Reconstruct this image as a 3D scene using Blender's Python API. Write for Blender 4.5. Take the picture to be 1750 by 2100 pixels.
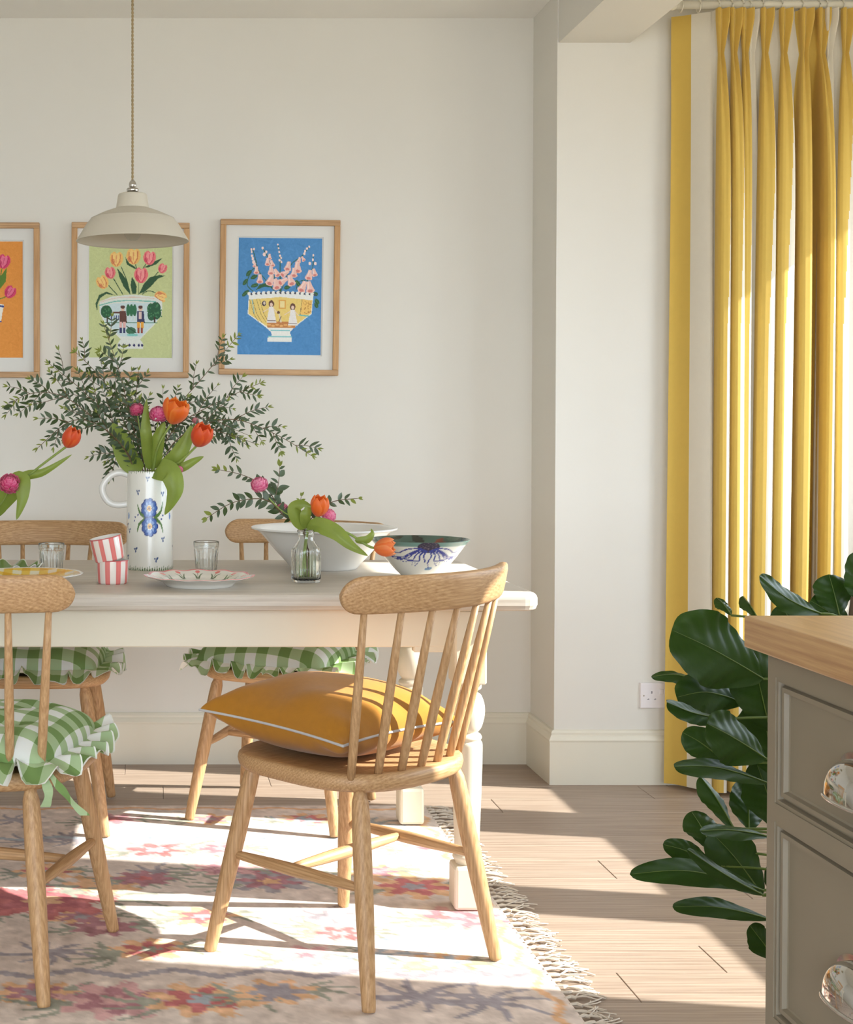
import bpy, bmesh, math, random
import numpy as np
from mathutils import Vector, Matrix, Quaternion
random.seed(7); np.random.seed(7)
PI = math.pi
scene = bpy.context.scene
COL = scene.collection
for o in list(bpy.data.objects):
    bpy.data.objects.remove(o, do_unlink=True)

# ------------------------------------------------------------------ camera
FPX, PX, PY, CAMH, PITCH = 2869.0, 305.0, 935.0, 1.0903, math.radians(1.0)
cam = bpy.data.cameras.new('camera'); camo = bpy.data.objects.new('camera', cam); COL.objects.link(camo)
cam.sensor_fit = 'VERTICAL'; cam.sensor_height = 36.0; cam.sensor_width = 30.0
cam.lens = FPX / 2100 * 36.0
cam.shift_x = (875 - PX) / 2100; cam.shift_y = -(1050 - PY) / 2100
camo.location = (0, 0, CAMH); camo.rotation_euler = (PI / 2 - PITCH, 0, 0)
cam.clip_start = 0.05
scene.camera = camo

# ------------------------------------------------------------------ sky, sun, exposure
vs = scene.view_settings
vs.view_transform = 'Standard'; vs.look = 'None'; vs.gamma = 1.0; vs.use_curve_mapping = False
vs.exposure = 0.14
world = bpy.data.worlds.new('sky'); scene.world = world; world.use_nodes = True
bg = world.node_tree.nodes['Background']
bg.inputs[0].default_value = (0.82, 0.92, 1.08, 1); bg.inputs[1].default_value = 8.0
sun = bpy.data.lights.new('sun_offscreen', 'SUN'); suno = bpy.data.objects.new('sun_offscreen', sun); COL.objects.link(suno)
sun.energy = 13.0; sun.angle = math.radians(0.6); sun.color = (1.0, 0.98, 0.95)
SUNK, SUNY = 0.64, 0.19
suno.rotation_euler = Vector((-1, SUNY, -SUNK)).to_track_quat('-Z', 'Y').to_euler()
suno.location = (6, 1, 6)
def portal(name, loc, rot, sx, sy):   # guides sky sampling through a glazed opening, gives no light of its own
    l = bpy.data.lights.new(name, 'AREA'); l.shape = 'RECTANGLE'; l.size = sx; l.size_y = sy
    l.cycles.is_portal = True
    o = bpy.data.objects.new(name, l); COL.objects.link(o); o.location = loc; o.rotation_euler = rot

# ------------------------------------------------------------------ photo pixel -> point
def ray(x, y):
    a = (x - PX) / FPX; b = -(y - PY) / FPX
    return Vector((a, math.cos(PITCH) + b * math.sin(PITCH), -math.sin(PITCH) + b * math.cos(PITCH)))
def PF(x, y, z=0.0):
    r = ray(x, y); return r * ((z - CAMH) / r.z) + Vector((0, 0, CAMH))
def P(x, y, Y):
    r = ray(x, y); return r * (Y / r.y) + Vector((0, 0, CAMH))

# ------------------------------------------------------------------ materials
def lin(c):
    c = np.asarray(c, float) / 255.0
    return np.where(c <= 0.04045, c / 12.92, ((c + 0.055) / 1.055) ** 2.4)
def L4(c): return tuple(lin(c)) + (1.0,)
MATS = {}
class NT:
    def __init__(s, name):
        s.m = bpy.data.materials.new(name); s.m.use_nodes = True; s.t = s.m.node_tree
        s.b = s.t.nodes['Principled BSDF']; s.out = s.t.nodes['Material Output']; MATS[name] = s.m
    def n(s, typ, **kw):
        nd = s.t.nodes.new(typ)
        for k, v in kw.items():
            if k.startswith('i_'):
                key = k[2:]; key = int(key) if key.isdigit() else key
                nd.inputs[key].default_value = v
            else: setattr(nd, k, v)
        return nd
    def l(s, a, b): s.t.links.new(a, b)
    def coords(s, scale=(1, 1, 1), kind='Object'):
        tc = s.n('ShaderNodeTexCoord'); mp = s.n('ShaderNodeMapping'); mp.inputs['Scale'].default_value = scale
        s.l(tc.outputs[kind], mp.inputs[0]); return mp.outputs[0]
    def mixc(s, fac, a, b, mode='MIX'):
        mx = s.n('ShaderNodeMix', data_type='RGBA', blend_type=mode)
        for i, v in ((0, fac), (6, a), (7, b)):
            if hasattr(v, 'is_linked') or hasattr(v, 'links'): s.l(v, mx.inputs[i])
            else: mx.inputs[i].default_value = v
        return mx.outputs[2]
    def ramp(s, src, stops):
        r = s.n('ShaderNodeValToRGB'); s.l(src, r.inputs[0]); e = r.color_ramp.elements
        while len(e) < len(stops): e.new(0.5)
        for q, (pos, c) in zip(e, stops): q.position = pos; q.color = c
        return r.outputs[0]
    def bump(s, src, strength, dist=0.002):
        b = s.n('ShaderNodeBump'); b.inputs['Strength'].default_value = strength; b.inputs['Distance'].default_value = dist
        s.l(src, b.inputs['Height']); s.l(b.outputs[0], s.b.inputs['Normal'])
    def noise(s, vec, scale, detail=4, rough=0.55):
        n = s.n('ShaderNodeTexNoise'); s.l(vec, n.inputs['Vector']); n.inputs['Scale'].default_value = scale
        n.inputs['Detail'].default_value = detail; n.inputs['Roughness'].default_value = rough; return n.outputs['Fac']
    def rough(s, v): s.b.inputs['Roughness'].default_value = v
    def color(s, v):
        if isinstance(v, tuple): s.b.inputs['Base Color'].default_value = v
        else: s.l(v, s.b.inputs['Base Color'])

def paint(name, c, r=0.6, bump=0.08, bscale=180, var=0.03):
    m = NT(name); v = m.coords()
    n = m.noise(v, 3.0, 3); c1 = L4(c); c2 = tuple(min(1, x * (1 - var * 2)) for x in c1[:3]) + (1,)
    m.color(m.mixc(n, c1, c2)); m.rough(r); m.bump(m.noise(v, bscale, 2), bump, 0.001); return m.m
def wood(name, light, dark, axis, scale=1.0, r=0.5, contrast=1.0, bump=0.12):
    m = NT(name)
    sc = [300 * scale] * 3; sc['xyz'.index(axis)] = 9 * scale
    v = m.coords(tuple(sc))
    oi = m.n('ShaderNodeObjectInfo'); off = m.n('ShaderNodeVectorMath', operation='MULTIPLY')
    cv = m.n('ShaderNodeCombineXYZ')
    for i in range(3): m.l(oi.outputs['Random'], cv.inputs[i])
    m.l(cv.outputs[0], off.inputs[0]); off.inputs[1].default_value = (37, 53, 29)
    ad = m.n('ShaderNodeVectorMath', operation='ADD'); m.l(v, ad.inputs[0]); m.l(off.outputs[0], ad.inputs[1])
    n1 = m.noise(ad.outputs[0], 1.0, 5, 0.6)
    sc2 = [36 * scale] * 3; sc2['xyz'.index(axis)] = 1.6 * scale
    v2 = m.coords(tuple(sc2)); ad2 = m.n('ShaderNodeVectorMath', operation='ADD'); m.l(v2, ad2.inputs[0]); m.l(off.outputs[0], ad2.inputs[1])
    wv = m.n('ShaderNodeTexWave', wave_type='RINGS'); m.l(ad2.outputs[0], wv.inputs[0])
    wv.inputs['Scale'].default_value = 1.6; wv.inputs['Distortion'].default_value = 5.0; wv.inputs['Detail'].default_value = 2.0
    a = m.n('ShaderNodeMath', operation='MULTIPLY_ADD'); m.l(n1, a.inputs[0]); a.inputs[1].default_value = 1.3
    b = m.n('ShaderNodeMath', operation='MULTIPLY_ADD'); m.l(wv.outputs['Fac'], b.inputs[0]); b.inputs[1].default_value = 0.16 * contrast; b.inputs[2].default_value = -0.23
    m.l(b.outputs[0], a.inputs[2])
    m.color(m.ramp(a.outputs[0], [(0.2, L4(light)), (0.8, L4(dark))]))
    m.rough(r); m.bump(n1, bump, 0.0015); return m.m
def vcol(name, r=0.5, coat=0.0, bump=0, bscale=400, sheen=0.0, transl=0.0):
    m = NT(name); at = m.n('ShaderNodeAttribute', attribute_name='Col'); m.color(at.outputs['Color']); m.rough(r)
    m.b.inputs['Coat Weight'].default_value = coat; m.b.inputs['Coat Roughness'].default_value = 0.08
    m.b.inputs['Sheen Weight'].default_value = sheen
    if bump: m.bump(m.noise(m.coords(), bscale, 2), bump, 0.001)
    if transl:
        tr = m.n('ShaderNodeBsdfTranslucent'); m.l(at.outputs['Color'], tr.inputs[0])
        mx = m.n('ShaderNodeMixShader'); mx.inputs[0].default_value = transl
        m.l(m.b.outputs[0], mx.inputs[1]); m.l(tr.outputs[0], mx.inputs[2]); m.l(mx.outputs[0], m.out.inputs[0])
    return m.m
def cloth(name, c, r=0.85, weave=700, transl=0.0, var=0.12):
    m = NT(name); v = m.coords(); n = m.noise(v, 60, 3); c1 = L4(c); c2 = tuple(x * (1 - var) for x in c1[:3]) + (1,)
    col = m.mixc(n, c1, c2); m.color(col); m.rough(r); m.b.inputs['Sheen Weight'].default_value = 0.15
    m.bump(m.noise(v, weave, 2), 0.25, 0.0008)
    if transl:
        tr = m.n('ShaderNodeBsdfTranslucent'); m.l(col, tr.inputs[0])
        mx = m.n('ShaderNodeMixShader'); mx.inputs[0].default_value = transl
        m.l(m.b.outputs[0], mx.inputs[1]); m.l(tr.outputs[0], mx.inputs[2]); m.l(mx.outputs[0], m.out.inputs[0])
    return m.m
def gingham(name, full, half, blank, period=0.05, rot=0.0):
    m = NT(name); tc = m.n('ShaderNodeTexCoord'); mp = m.n('ShaderNodeMapping'); mp.inputs['Rotation'].default_value = (0, 0, rot)
    mp.inputs['Scale'].default_value = (1 / period,) * 3; m.l(tc.outputs['Object'], mp.inputs[0])
    sp = m.n('ShaderNodeSeparateXYZ'); m.l(mp.outputs[0], sp.inputs[0]); bands = []
    for i in (0, 1):
        fr = m.n('ShaderNodeMath', operation='FRACT'); m.l(sp.outputs[i], fr.inputs[0])
        g = m.n('ShaderNodeMath', operation='GREATER_THAN'); m.l(fr.outputs[0], g.inputs[0]); g.inputs[1].default_value = 0.5; bands.append(g.outputs[0])
    c1 = m.mixc(bands[0], L4(blank), L4(half)); c2 = m.mixc(bands[0], L4(half), L4(full))
    col = m.mixc(bands[1], c1, c2); m.color(col); m.rough(0.85); m.bump(m.noise(m.coords(), 700, 2), 0.2, 0.0008)
    tr = m.n('ShaderNodeBsdfTranslucent'); m.l(col, tr.inputs[0]); mx = m.n('ShaderNodeMixShader'); mx.inputs[0].default_value = 0.12
    m.l(m.b.outputs[0], mx.inputs[1]); m.l(tr.outputs[0], mx.inputs[2]); m.l(mx.outputs[0], m.out.inputs[0])
    return m.m
def thin_glass(name, tint, ior=1.45, rough=0.02):
    m = NT(name); t = m.t; t.nodes.remove(m.b)
    tr = m.n('ShaderNodeBsdfTransparent'); tr.inputs[0].default_value = tint
    gl = m.n('ShaderNodeBsdfGlossy'); gl.inputs['Roughness'].default_value = rough
    lw = m.n('ShaderNodeLayerWeight'); pw = m.n('ShaderNodeMath', operation='POWER'); m.l(lw.outputs['Facing'], pw.inputs[0]); pw.inputs[1].default_value = 3.0
    fr = m.n('ShaderNodeMath', operation='MULTIPLY_ADD'); m.l(pw.outputs[0], fr.inputs[0]); fr.inputs[1].default_value = (ior - 1) * 1.1; fr.inputs[2].default_value = (ior - 1) * 0.09
    mx = m.n('ShaderNodeMixShader'); m.l(fr.outputs[0], mx.inputs[0]); m.l(tr.outputs[0], mx.inputs[1]); m.l(gl.outputs[0], mx.inputs[2])
    m.l(mx.outputs[0], m.out.inputs[0]); return m.m
def plain(name, c, r=0.5, metal=0.0, coat=0.0, transl=0.0, var=0.0, vscale=40):
    m = NT(name); col = L4(c)
    if var:
        n = m.noise(m.coords(), vscale, 3); c2 = tuple(x * (1 - var) for x in col[:3]) + (1,)
        cc = m.mixc(n, col, c2); m.color(cc)
    else: m.color(col)
    m.rough(r); m.b.inputs['Metallic'].default_value = metal; m.b.inputs['Coat Weight'].default_value = coat
    if transl:
        tr = m.n('ShaderNodeBsdfTranslucent')
        if var: m.l(cc, tr.inputs[0])
        else: tr.inputs[0].default_value = col
        mx = m.n('ShaderNodeMixShader'); mx.inputs[0].default_value = transl
        m.l(m.b.outputs[0], mx.inputs[1]); m.l(tr.outputs[0], mx.inputs[2]); m.l(mx.outputs[0], m.out.inputs[0])
    return m.m

WALL = paint('cream_wall_paint', (230, 226, 216), 0.7, 0.10, 90)
CEIL = paint('white_ceiling_paint', (248, 246, 240), 0.8, 0.05)
TRIM = paint('cream_trim_paint', (232, 226, 208), 0.35, 0.03)
OAKX = wood('oak_grain_x', (208, 168, 122), (162, 120, 76), 'x')
OAKY = wood('oak_grain_y', (208, 168, 122), (162, 120, 76), 'y')
OAKZ = wood('oak_grain_z', (208, 168, 122), (164, 122, 78), 'z')
FLOORM = wood('oak_floor_plank', (178, 158, 140), (138, 118, 102), 'x', 0.45, 0.42, 1.2, 0.06)
GAPM = plain('floor_joint', (120, 94, 74), 0.8)
TABLEM = wood('limewashed_pine', (220, 211, 198), (188, 176, 160), 'x', 0.4, 0.45, 1.2, 0.15)
TPAINT = paint('cream_table_paint', (232, 222, 200), 0.5, 0.15, 60, 0.04)
FRAMEW = wood('frame_oak', (208, 164, 112), (176, 130, 80), 'z', 1.0, 0.5)
WHITE = plain('white_gloss', (236, 234, 228), 0.25, coat=0.3)
MATB = plain('mount_board', (226, 224, 218), 0.9)
VC_PRINT = vcol('printed_paper', 0.7)
VC_CER = vcol('painted_ceramic', 0.25, 0.6)
VC_RUG = vcol('woven_rug', 0.95, 0, 0.5, 260, 0.1)
VC_PETAL = vcol('petal', 0.5, 0, 0, 0, 0.2, 0.3)
SHADE = plain('matt_stone_enamel', (206, 198, 180), 0.55)
CHROME = plain('polished_chrome', (206, 203, 198), 0.06, 1.0)
CORDM = plain('twisted_flax_cord', (170, 150, 112), 0.9)
GLASS = thin_glass('clear_glass', (0.95, 0.965, 0.955, 1), 1.5)
RGLASS = plain('refracting_glass', (250, 252, 251), 0.0)
RGLASS.node_tree.nodes['Principled BSDF'].inputs['Transmission Weight'].default_value = 1.0
RGLASS.node_tree.nodes['Principled BSDF'].inputs['IOR'].default_value = 1.42
PANE = thin_glass('window_glass', (0.98, 0.99, 0.98, 1), 1.3)
WATER = thin_glass('vase_water', (0.93, 0.97, 0.90, 1), 1.2)
MUSTARD = cloth('mustard_linen', (178, 118, 22), 0.9, 500, 0.0, 0.2)
PIPING = cloth('grey_piping', (196, 192, 190), 0.9)
CURY = cloth('yellow_curtain_stripe', (226, 190, 92), 0.85, 800, 0.25, 0.06)
CURW = cloth('cream_curtain_stripe', (238, 230, 212), 0.85, 800, 0.25, 0.04)
GREENG = gingham('green_gingham', (118, 148, 84), (170, 192, 146), (232, 234, 228), 0.062)
HEM = cloth('white_hem', (236, 236, 226), 0.9)
CABM = paint('taupe_cabinet_paint', (136, 125, 106), 0.45, 0.03)
WORKT = wood('oak_worktop', (198, 160, 112), (160, 118, 78), 'y', 0.7, 0.32)
EUCL = plain('eucalyptus_leaf_green', (92, 110, 82), 0.4, transl=0.15, var=0.35, vscale=30)
EUCD = plain('eucalyptus_leaf_dark', (72, 92, 50), 0.4, transl=0.15, var=0.35, vscale=30)
EUCY = plain('eucalyptus_leaf_tip', (138, 150, 62), 0.5, transl=0.2, var=0.2)
TWIG = plain('twig_brown', (104, 82, 56), 0.7)
TULLEAF = plain('tulip_leaf_green', (152, 172, 72), 0.45, transl=0.3, var=0.3, vscale=25)
TULSTEM = plain('tulip_stem_green', (150, 170, 84), 0.45, transl=0.2)
FIGLEAF = plain('fig_leaf_green', (50, 80, 18), 0.45, transl=0.08, var=0.4, vscale=12)
for _m in (FIGLEAF,): _m.node_tree.nodes['Principled BSDF'].inputs['Specular IOR Level'].default_value = 0.3
FIGVEIN = plain('fig_vein_green', (96, 116, 48), 0.5)
FIGBARK = plain('fig_bark', (92, 76, 58), 0.9)
POTM = plain('grey_glazed_pot', (92, 104, 120), 0.35)
SOCK = plain('white_socket_plastic', (238, 232, 232), 0.3)
FRINGE = cloth('cream_cotton_fringe', (222, 208, 190), 0.95)

# ------------------------------------------------------------------ mesh helpers
def mesh(name, verts, faces, mat=None, parent=None, smooth=True, col=None, mats=None, fm=None, loc=None):
    me = bpy.data.meshes.new(name)
    me.from_pydata([tuple(v) for v in verts], [], [tuple(f) for f in faces])
    if smooth: me.polygons.foreach_set('use_smooth', [True] * len(me.polygons))
    for m in (mats or [mat]): me.materials.append(m)
    if fm is not None: me.polygons.foreach_set('material_index', np.asarray(fm, dtype=np.int32))
    if col is not None:
        a = me.color_attributes.new('Col', 'FLOAT_COLOR', 'POINT')
        c = np.ones((len(verts), 4), np.float32); c[:, :3] = lin(col)
        a.data.foreach_set('color', c.ravel())
    me.update()
    return link(name, me, parent, loc)
def link(name, me, parent=None, loc=None):
    o = bpy.data.objects.new(name, me); COL.objects.link(o)
    if parent: o.parent = parent
    if loc is not None: o.location = loc
    return o
def tag(o, label=None, cat=None, group=None, kind=None):
    if label: o['label'] = label
    if cat: o['category'] = cat
    if group: o['group'] = group
    if kind: o['kind'] = kind
    return o
def thing(name, label, cat, loc=(0, 0, 0), rz=0.0, group=None):
    o = bpy.data.objects.new(name, None); COL.objects.link(o); o.empty_display_size = 0.05
    o.location = loc; o.rotation_euler = (0, 0, rz); return tag(o, label, cat, group)
def copy_tree(o, parent=None):
    c = o.copy(); COL.objects.link(c); c.parent = parent
    for ch in list(o.children): copy_tree(ch, c)
    return c
def grid_faces(nu, nv, cu=False, cv=False, off=0):
    f = []
    for i in range(nu if cu else nu - 1):
        for j in range(nv if cv else nv - 1):
            a = i * nv + j; b = ((i + 1) % nu) * nv + j; c = ((i + 1) % nu) * nv + (j + 1) % nv; d = i * nv + (j + 1) % nv
            f.append((a + off, b + off, c + off, d + off))
    return f
def lathe(prof, n=48, wob=None):
    """profile (r,z) list -> verts (n*len), faces; index = i*len+j"""
    V = []
    for i in range(n):
        a = 2 * PI * i / n
        for j, (r, z) in enumerate(prof):
            rr, zz = (r, z) if wob is None else wob(a, j, r, z)
            V.append((rr * math.cos(a), rr * math.sin(a), zz))
    return V, grid_faces(n, len(prof), True, False)
def smoothprof(pts, k=6):
    """Catmull-Rom through profile points"""
    out = []; n = len(pts)
    for i in range(n - 1):
        p0, p1, p2, p3 = pts[max(0, i - 1)], pts[i], pts[i + 1], pts[min(n - 1, i + 2)]
        for q in range(k):
            t = q / k
            out.append(tuple(0.5 * (2 * b + (c - a) * t + (2 * a - 5 * b + 4 * c - d) * t * t + (3 * b - a - 3 * c + d) * t ** 3) for a, b, c, d in zip(p0, p1, p2, p3)))
    out.append(tuple(pts[-1])); return out
def tube(pts, rad, n=8, cap=True):
    pts = [Vector(p) for p in pts]; m = len(pts)
    if not hasattr(rad, '__len__'): rad = [rad] * m
    V = []; F = []; prev = None
    for i, p in enumerate(pts):
        t = (pts[min(i + 1, m - 1)] - pts[max(i - 1, 0)])
        t = t.normalized() if t.length > 1e-9 else Vector((0, 0, 1))
        if prev is None:
            ref = Vector((0, 0, 1)) if abs(t.z) < 0.9 else Vector((1, 0, 0)); u = t.cross(ref).normalized()
        else:
            u = prev - t * prev.dot(t); u = u.normalized() if u.length > 1e-6 else t.orthogonal().normalized()
        prev = u; w = t.cross(u)
        for k in range(n):
            a = 2 * PI * k / n; V.append(p + (u * math.cos(a) + w * math.sin(a)) * rad[i])
    for i in range(m - 1):
        for k in range(n): F.append((i * n + k, i * n + (k + 1) % n, (i + 1) * n + (k + 1) % n, (i + 1) * n + k))
    if cap: F.append(tuple(range(n))[::-1]); F.append(tuple(range((m - 1) * n, m * n)))
    return V, F
def closed_tube(pts, r, n=6):
    pts = [Vector(p) for p in pts]; m = len(pts); V = []; F = []
    for i, p in enumerate(pts):
        t = (pts[(i + 1) % m] - pts[i - 1]).normalized(); u = t.cross(Vector((0, 0, 1)))
        u = u.normalized() if u.length > 1e-4 else Vector((1, 0, 0)); w = t.cross(u)
        for k in range(n): a = 2 * PI * k / n; V.append(p + (u * math.cos(a) + w * math.sin(a)) * r)
    for i in range(m):
        for k in range(n): j = (i + 1) % m; F.append((i * n + k, i * n + (k + 1) % n, j * n + (k + 1) % n, j * n + k))
    return V, F
def join(*parts):
    V = []; F = []
    for v, f in parts:
        o = len(V); V += list(v); F += [tuple(i + o for i in q) for q in f]
    return V, F
def boxvf(x0, x1, y0, y1, z0, z1):
    V = [(x, y, z) for x in (x0, x1) for y in (y0, y1) for z in (z0, z1)]
    F = [(0, 1, 3, 2), (4, 6, 7, 5), (0, 4, 5, 1), (2, 3, 7, 6), (0, 2, 6, 4), (1, 5, 7, 3)]
    return V, F
def bevel_box(x0, x1, y0, y1, z0, z1, b=0.004, seg=2):
    bm = bmesh.new(); V, F = boxvf(x0, x1, y0, y1, z0, z1)
    vs_ = [bm.verts.new(v) for v in V]
    for f in F: bm.faces.new([vs_[i] for i in f])
    bmesh.ops.recalc_face_normals(bm, faces=bm.faces)
    bmesh.ops.bevel(bm, geom=list(bm.edges), offset=b, segments=seg, profile=0.5, affect='EDGES')
    bm.verts.index_update(); V = [v.co.copy() for v in bm.verts]; F = [[v.index for v in f.verts] for f in bm.faces]; bm.free(); return V, F
def struct(name, vf, mat, parent=None, smooth=False):
    o = mesh(name, vf[0], vf[1], mat, parent, smooth)
    if parent is None: o['kind'] = 'structure'
    return o
def spline(pts, k=8):
    return [Vector(p) for p in smoothprof([tuple(p) for p in pts], k)]

# ------------------------------------------------------------------ painted colour canvas (for print on real surfaces)
class Canvas:
    def __init__(s, w, h, c): s.w, s.h = w, h; s.a = np.tile(np.array(c, float), (h, w, 1)); s.yy, s.xx = np.mgrid[0:h, 0:w].astype(float); s.rs = np.random.RandomState(3)
    def put(s, m, c, al=1.0): s.a[m] = s.a[m] * (1 - al) + np.array(c, float) * al
    def ell(s, x, y, rx, ry, c, ang=0.0, al=1.0):
        dx, dy = s.xx - x, s.yy - y; ca, sa = math.cos(ang), math.sin(ang)
        s.put(((dx * ca + dy * sa) / rx) ** 2 + ((-dx * sa + dy * ca) / ry) ** 2 <= 1, c, al)
    def poly(s, pts, c, al=1.0):
        m = np.zeros((s.h, s.w), bool); n = len(pts)
        for i in range(n):
            (x0, y0), (x1, y1) = pts[i], pts[(i + 1) % n]
            if y0 == y1: continue
            cond = (s.yy < max(y0, y1)) & (s.yy >= min(y0, y1))
            m ^= cond & (s.xx < (x1 - x0) * (s.yy - y0) / (y1 - y0) + x0)
        s.put(m, c, al)
    def line(s, pts, w, c, al=1.0, w2=None):
        n = len(pts) - 1
        for i in range(n):
            (x0, y0), (x1, y1) = pts[i], pts[i + 1]; dx, dy = x1 - x0, y1 - y0; L = dx * dx + dy * dy + 1e-9
            t = np.clip(((s.xx - x0) * dx + (s.yy - y0) * dy) / L, 0, 1)
            ww = w if w2 is None else w + (w2 - w) * (i + t) / n
            s.put((s.xx - x0 - t * dx) ** 2 + (s.yy - y0 - t * dy) ** 2 <= (ww / 2) ** 2, c, al)
    def rect(s, x0, y0, x1, y1, c, al=1.0): s.put((s.xx >= x0) & (s.xx < x1) & (s.yy >= y0) & (s.yy < y1), c, al)
    def grain(s, amp, cell=6):
        n = s.rs.randn(s.h // cell + 2, s.w // cell + 2); n = np.kron(n, np.ones((cell, cell)))[:s.h, :s.w]
        n = (n + np.roll(n, cell // 2, 0) + np.roll(n, cell // 2, 1) + np.roll(np.roll(n, cell // 3, 0), cell // 3, 1)) / 2
        s.a = np.clip(s.a + n[..., None] * amp, 0, 255)
    def sample(s, u, v):
        x = np.clip((np.asarray(u) * s.w).astype(int), 0, s.w - 1); y = np.clip((np.asarray(v) * s.h).astype(int), 0, s.h - 1)
        return s.a[y, x]
def curve2(pts, k=8): return smoothprof([tuple(map(float, p)) for p in pts], k)

# ================================================================== THE ROOM
D, HC, XR, YN, XW = 4.582, 2.437, 1.255, 4.315, 2.5
XL, YB = -2.4, -1.9
struct('ground_outside', boxvf(-14, 16, -14, 14, -0.3, -0.12), paint('patio_stone', (156, 142, 118), 0.9))
floor = struct('floor', boxvf(XL - 0.1, XW + 0.1, YB - 0.1, D + 0.1, -0.12, -0.012), GAPM)
# oak planks, each its own board
PW = 0.148
protos = {}
row = 0; y = D - 0.004
while y > 0.55:
    x = XL - random.random() * 1.1
    while x < XW:
        ln = random.choice((1.22, 1.46, 1.0)); x0, x1 = max(x, XL), min(x + ln, XW); w = x1 - x0
        if w > 0.02:
            key = round(w, 3)
            if key not in protos:
                V, F = bevel_box(0.0006, w - 0.0006, -PW + 0.0006, -0.0006, -0.012, 0.0, 0.0012, 1)
                me = bpy.data.meshes.new('plank'); me.from_pydata([tuple(v) for v in V], [], F); me.materials.append(FLOORM); protos[key] = me
            link('plank', protos[key], floor, (x0, y, 0))
        x += ln
    y -= PW; row += 1
struct('trim_1', boxvf(XL, XW, YB, y, -0.012, 0.0), FLOORM)
struct('ceiling', boxvf(XL - 0.1, XW + 0.1, YB - 0.1, D + 0.1, HC, HC + 0.12), CEIL)
struct('wall_back', boxvf(XL - 0.1, XR + 0.05, D, D + 0.1, 0, HC), WALL)
struct('wall_left', boxvf(XL - 0.1, XL, YB - 0.1, D, 0, HC), WALL)
struct('wall_nib', boxvf(XR, XW + 0.1, YN, D + 0.1, 0, HC), WALL)
struct('wall_beam', boxvf(XR + 0.004, 1.478, YB, YN, 2.283, HC), WALL)
# window wall: openings for three lights
WY = [(2.365, 2.834), (3.024, 3.492), (3.729, 4.20)]; ZS, ZH = 0.82, 1.985
ww = [boxvf(XW, XW + 0.08, YB - 0.1, YN, 0, ZS - 0.06), boxvf(XW, XW + 0.08, YB - 0.1, YN, ZH + 0.06, HC),
      boxvf(XW, XW + 0.08, YB - 0.1, WY[0][0] - 0.06, ZS - 0.06, ZH + 0.06), boxvf(XW, XW + 0.08, WY[2][1] + 0.06, YN, ZS - 0.06, ZH + 0.06)]
struct('wall_right', join(*ww), WALL)
win = bpy.data.objects.new('window_1', None); COL.objects.link(win); win['kind'] = 'structure'
for (a, b) in ((WY[0][0] - 0.06, WY[0][0]), (WY[0][1], WY[1][0]), (WY[1][1], WY[2][0]), (WY[2][1], WY[2][1] + 0.06)):
    mesh('window_post', *bevel_box(XW - 0.005, XW + 0.05, a, b, ZS - 0.06, ZH + 0.06, 0.004, 1), WHITE, win, False)
for (z0, z1) in ((ZS - 0.06, ZS), (ZH, ZH + 0.06)):
    mesh('window_rail', *bevel_box(XW - 0.004, XW + 0.049, WY[0][0] - 0.06, WY[2][1] + 0.06, z0, z1, 0.004, 1), WHITE, win, False)
for (a, b) in WY: mesh('pane', *boxvf(XW + 0.02, XW + 0.024, a, b, ZS, ZH), PANE, win, False)
portal('window_right_offscreen', (XW + 0.09, (WY[0][0] + WY[2][1]) / 2, (ZS + ZH) / 2), (0, PI / 2, 0), ZH - ZS, WY[2][1] - WY[0][0])
# glazed garden doors behind the camera
DX0, DX1, DZ = -2.1, 2.2, 2.15
struct('wall_front', join(boxvf(XL - 0.1, DX0, YB - 0.1, YB, 0, HC), boxvf(DX1, XW + 0.1, YB - 0.1, YB, 0, HC), boxvf(DX0, DX1, YB - 0.1, YB, DZ, HC)), WALL)
dr = bpy.data.objects.new('door_1', None); COL.objects.link(dr); dr['kind'] = 'structure'
for k in range(5):
    xx = DX0 + (DX1 - DX0) * k / 4
    mesh('door_stile', *boxvf(max(DX0, xx - 0.04), min(DX1, xx + 0.04), YB - 0.07, YB - 0.02, 0, DZ), WHITE, dr, False)
for k in range(4):
    xx = DX0 + (DX1 - DX0) * k / 4
    mesh('pane', *boxvf(xx + 0.04, xx + (DX1 - DX0) / 4 - 0.04, YB - 0.05, YB - 0.046, 0.0, DZ), PANE, dr, False)
portal('window_behind_offscreen', (0.05, YB - 0.11, DZ / 2), (PI / 2, 0, 0), DX1 - DX0, DZ)
# moulded skirting boards: profile extruded
SK = [(0.0, 0.0), (0.018, 0.0), (0.018, 0.132), (0.0195, 0.136), (0.0195, 0.139), (0.014, 0.150), (0.011, 0.153), (0.011, 0.160), (0.007, 0.166), (0.0, 0.168)]
def skirting(name, p0, p1, nrm, m0=0, m1=0):
    p0, p1, nrm = Vector(p0), Vector(p1), Vector(nrm); t = (p1 - p0).normalized(); V = []; n = len(SK)
    for (q, mm) in ((p0, -m0), (p1, m1)):
        for (o, z) in SK: V.append(q + nrm * o + t * (o * mm) + Vector((0, 0, z)))
    F = [(i, (i + 1) % n, n + (i + 1) % n, n + i) for i in range(n)] + [tuple(range(n)), tuple(range(2 * n - 1, n - 1, -1))]
    return struct(name, (V, F), TRIM)
skirting('baseboard_back', (XL, D, 0), (XR, D, 0), (0, -1, 0), 0, -1)
skirting('baseboard_return', (XR, D, 0), (XR, YN, 0), (-1, 0, 0), -1, 1)
skirting('baseboard_nib', (XR, YN, 0), (XW, YN, 0), (0, -1, 0), 1, 0)
skirting('baseboard_left', (XL, YB, 0), (XL, D, 0), (1, 0, 0), 0, 0)

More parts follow.
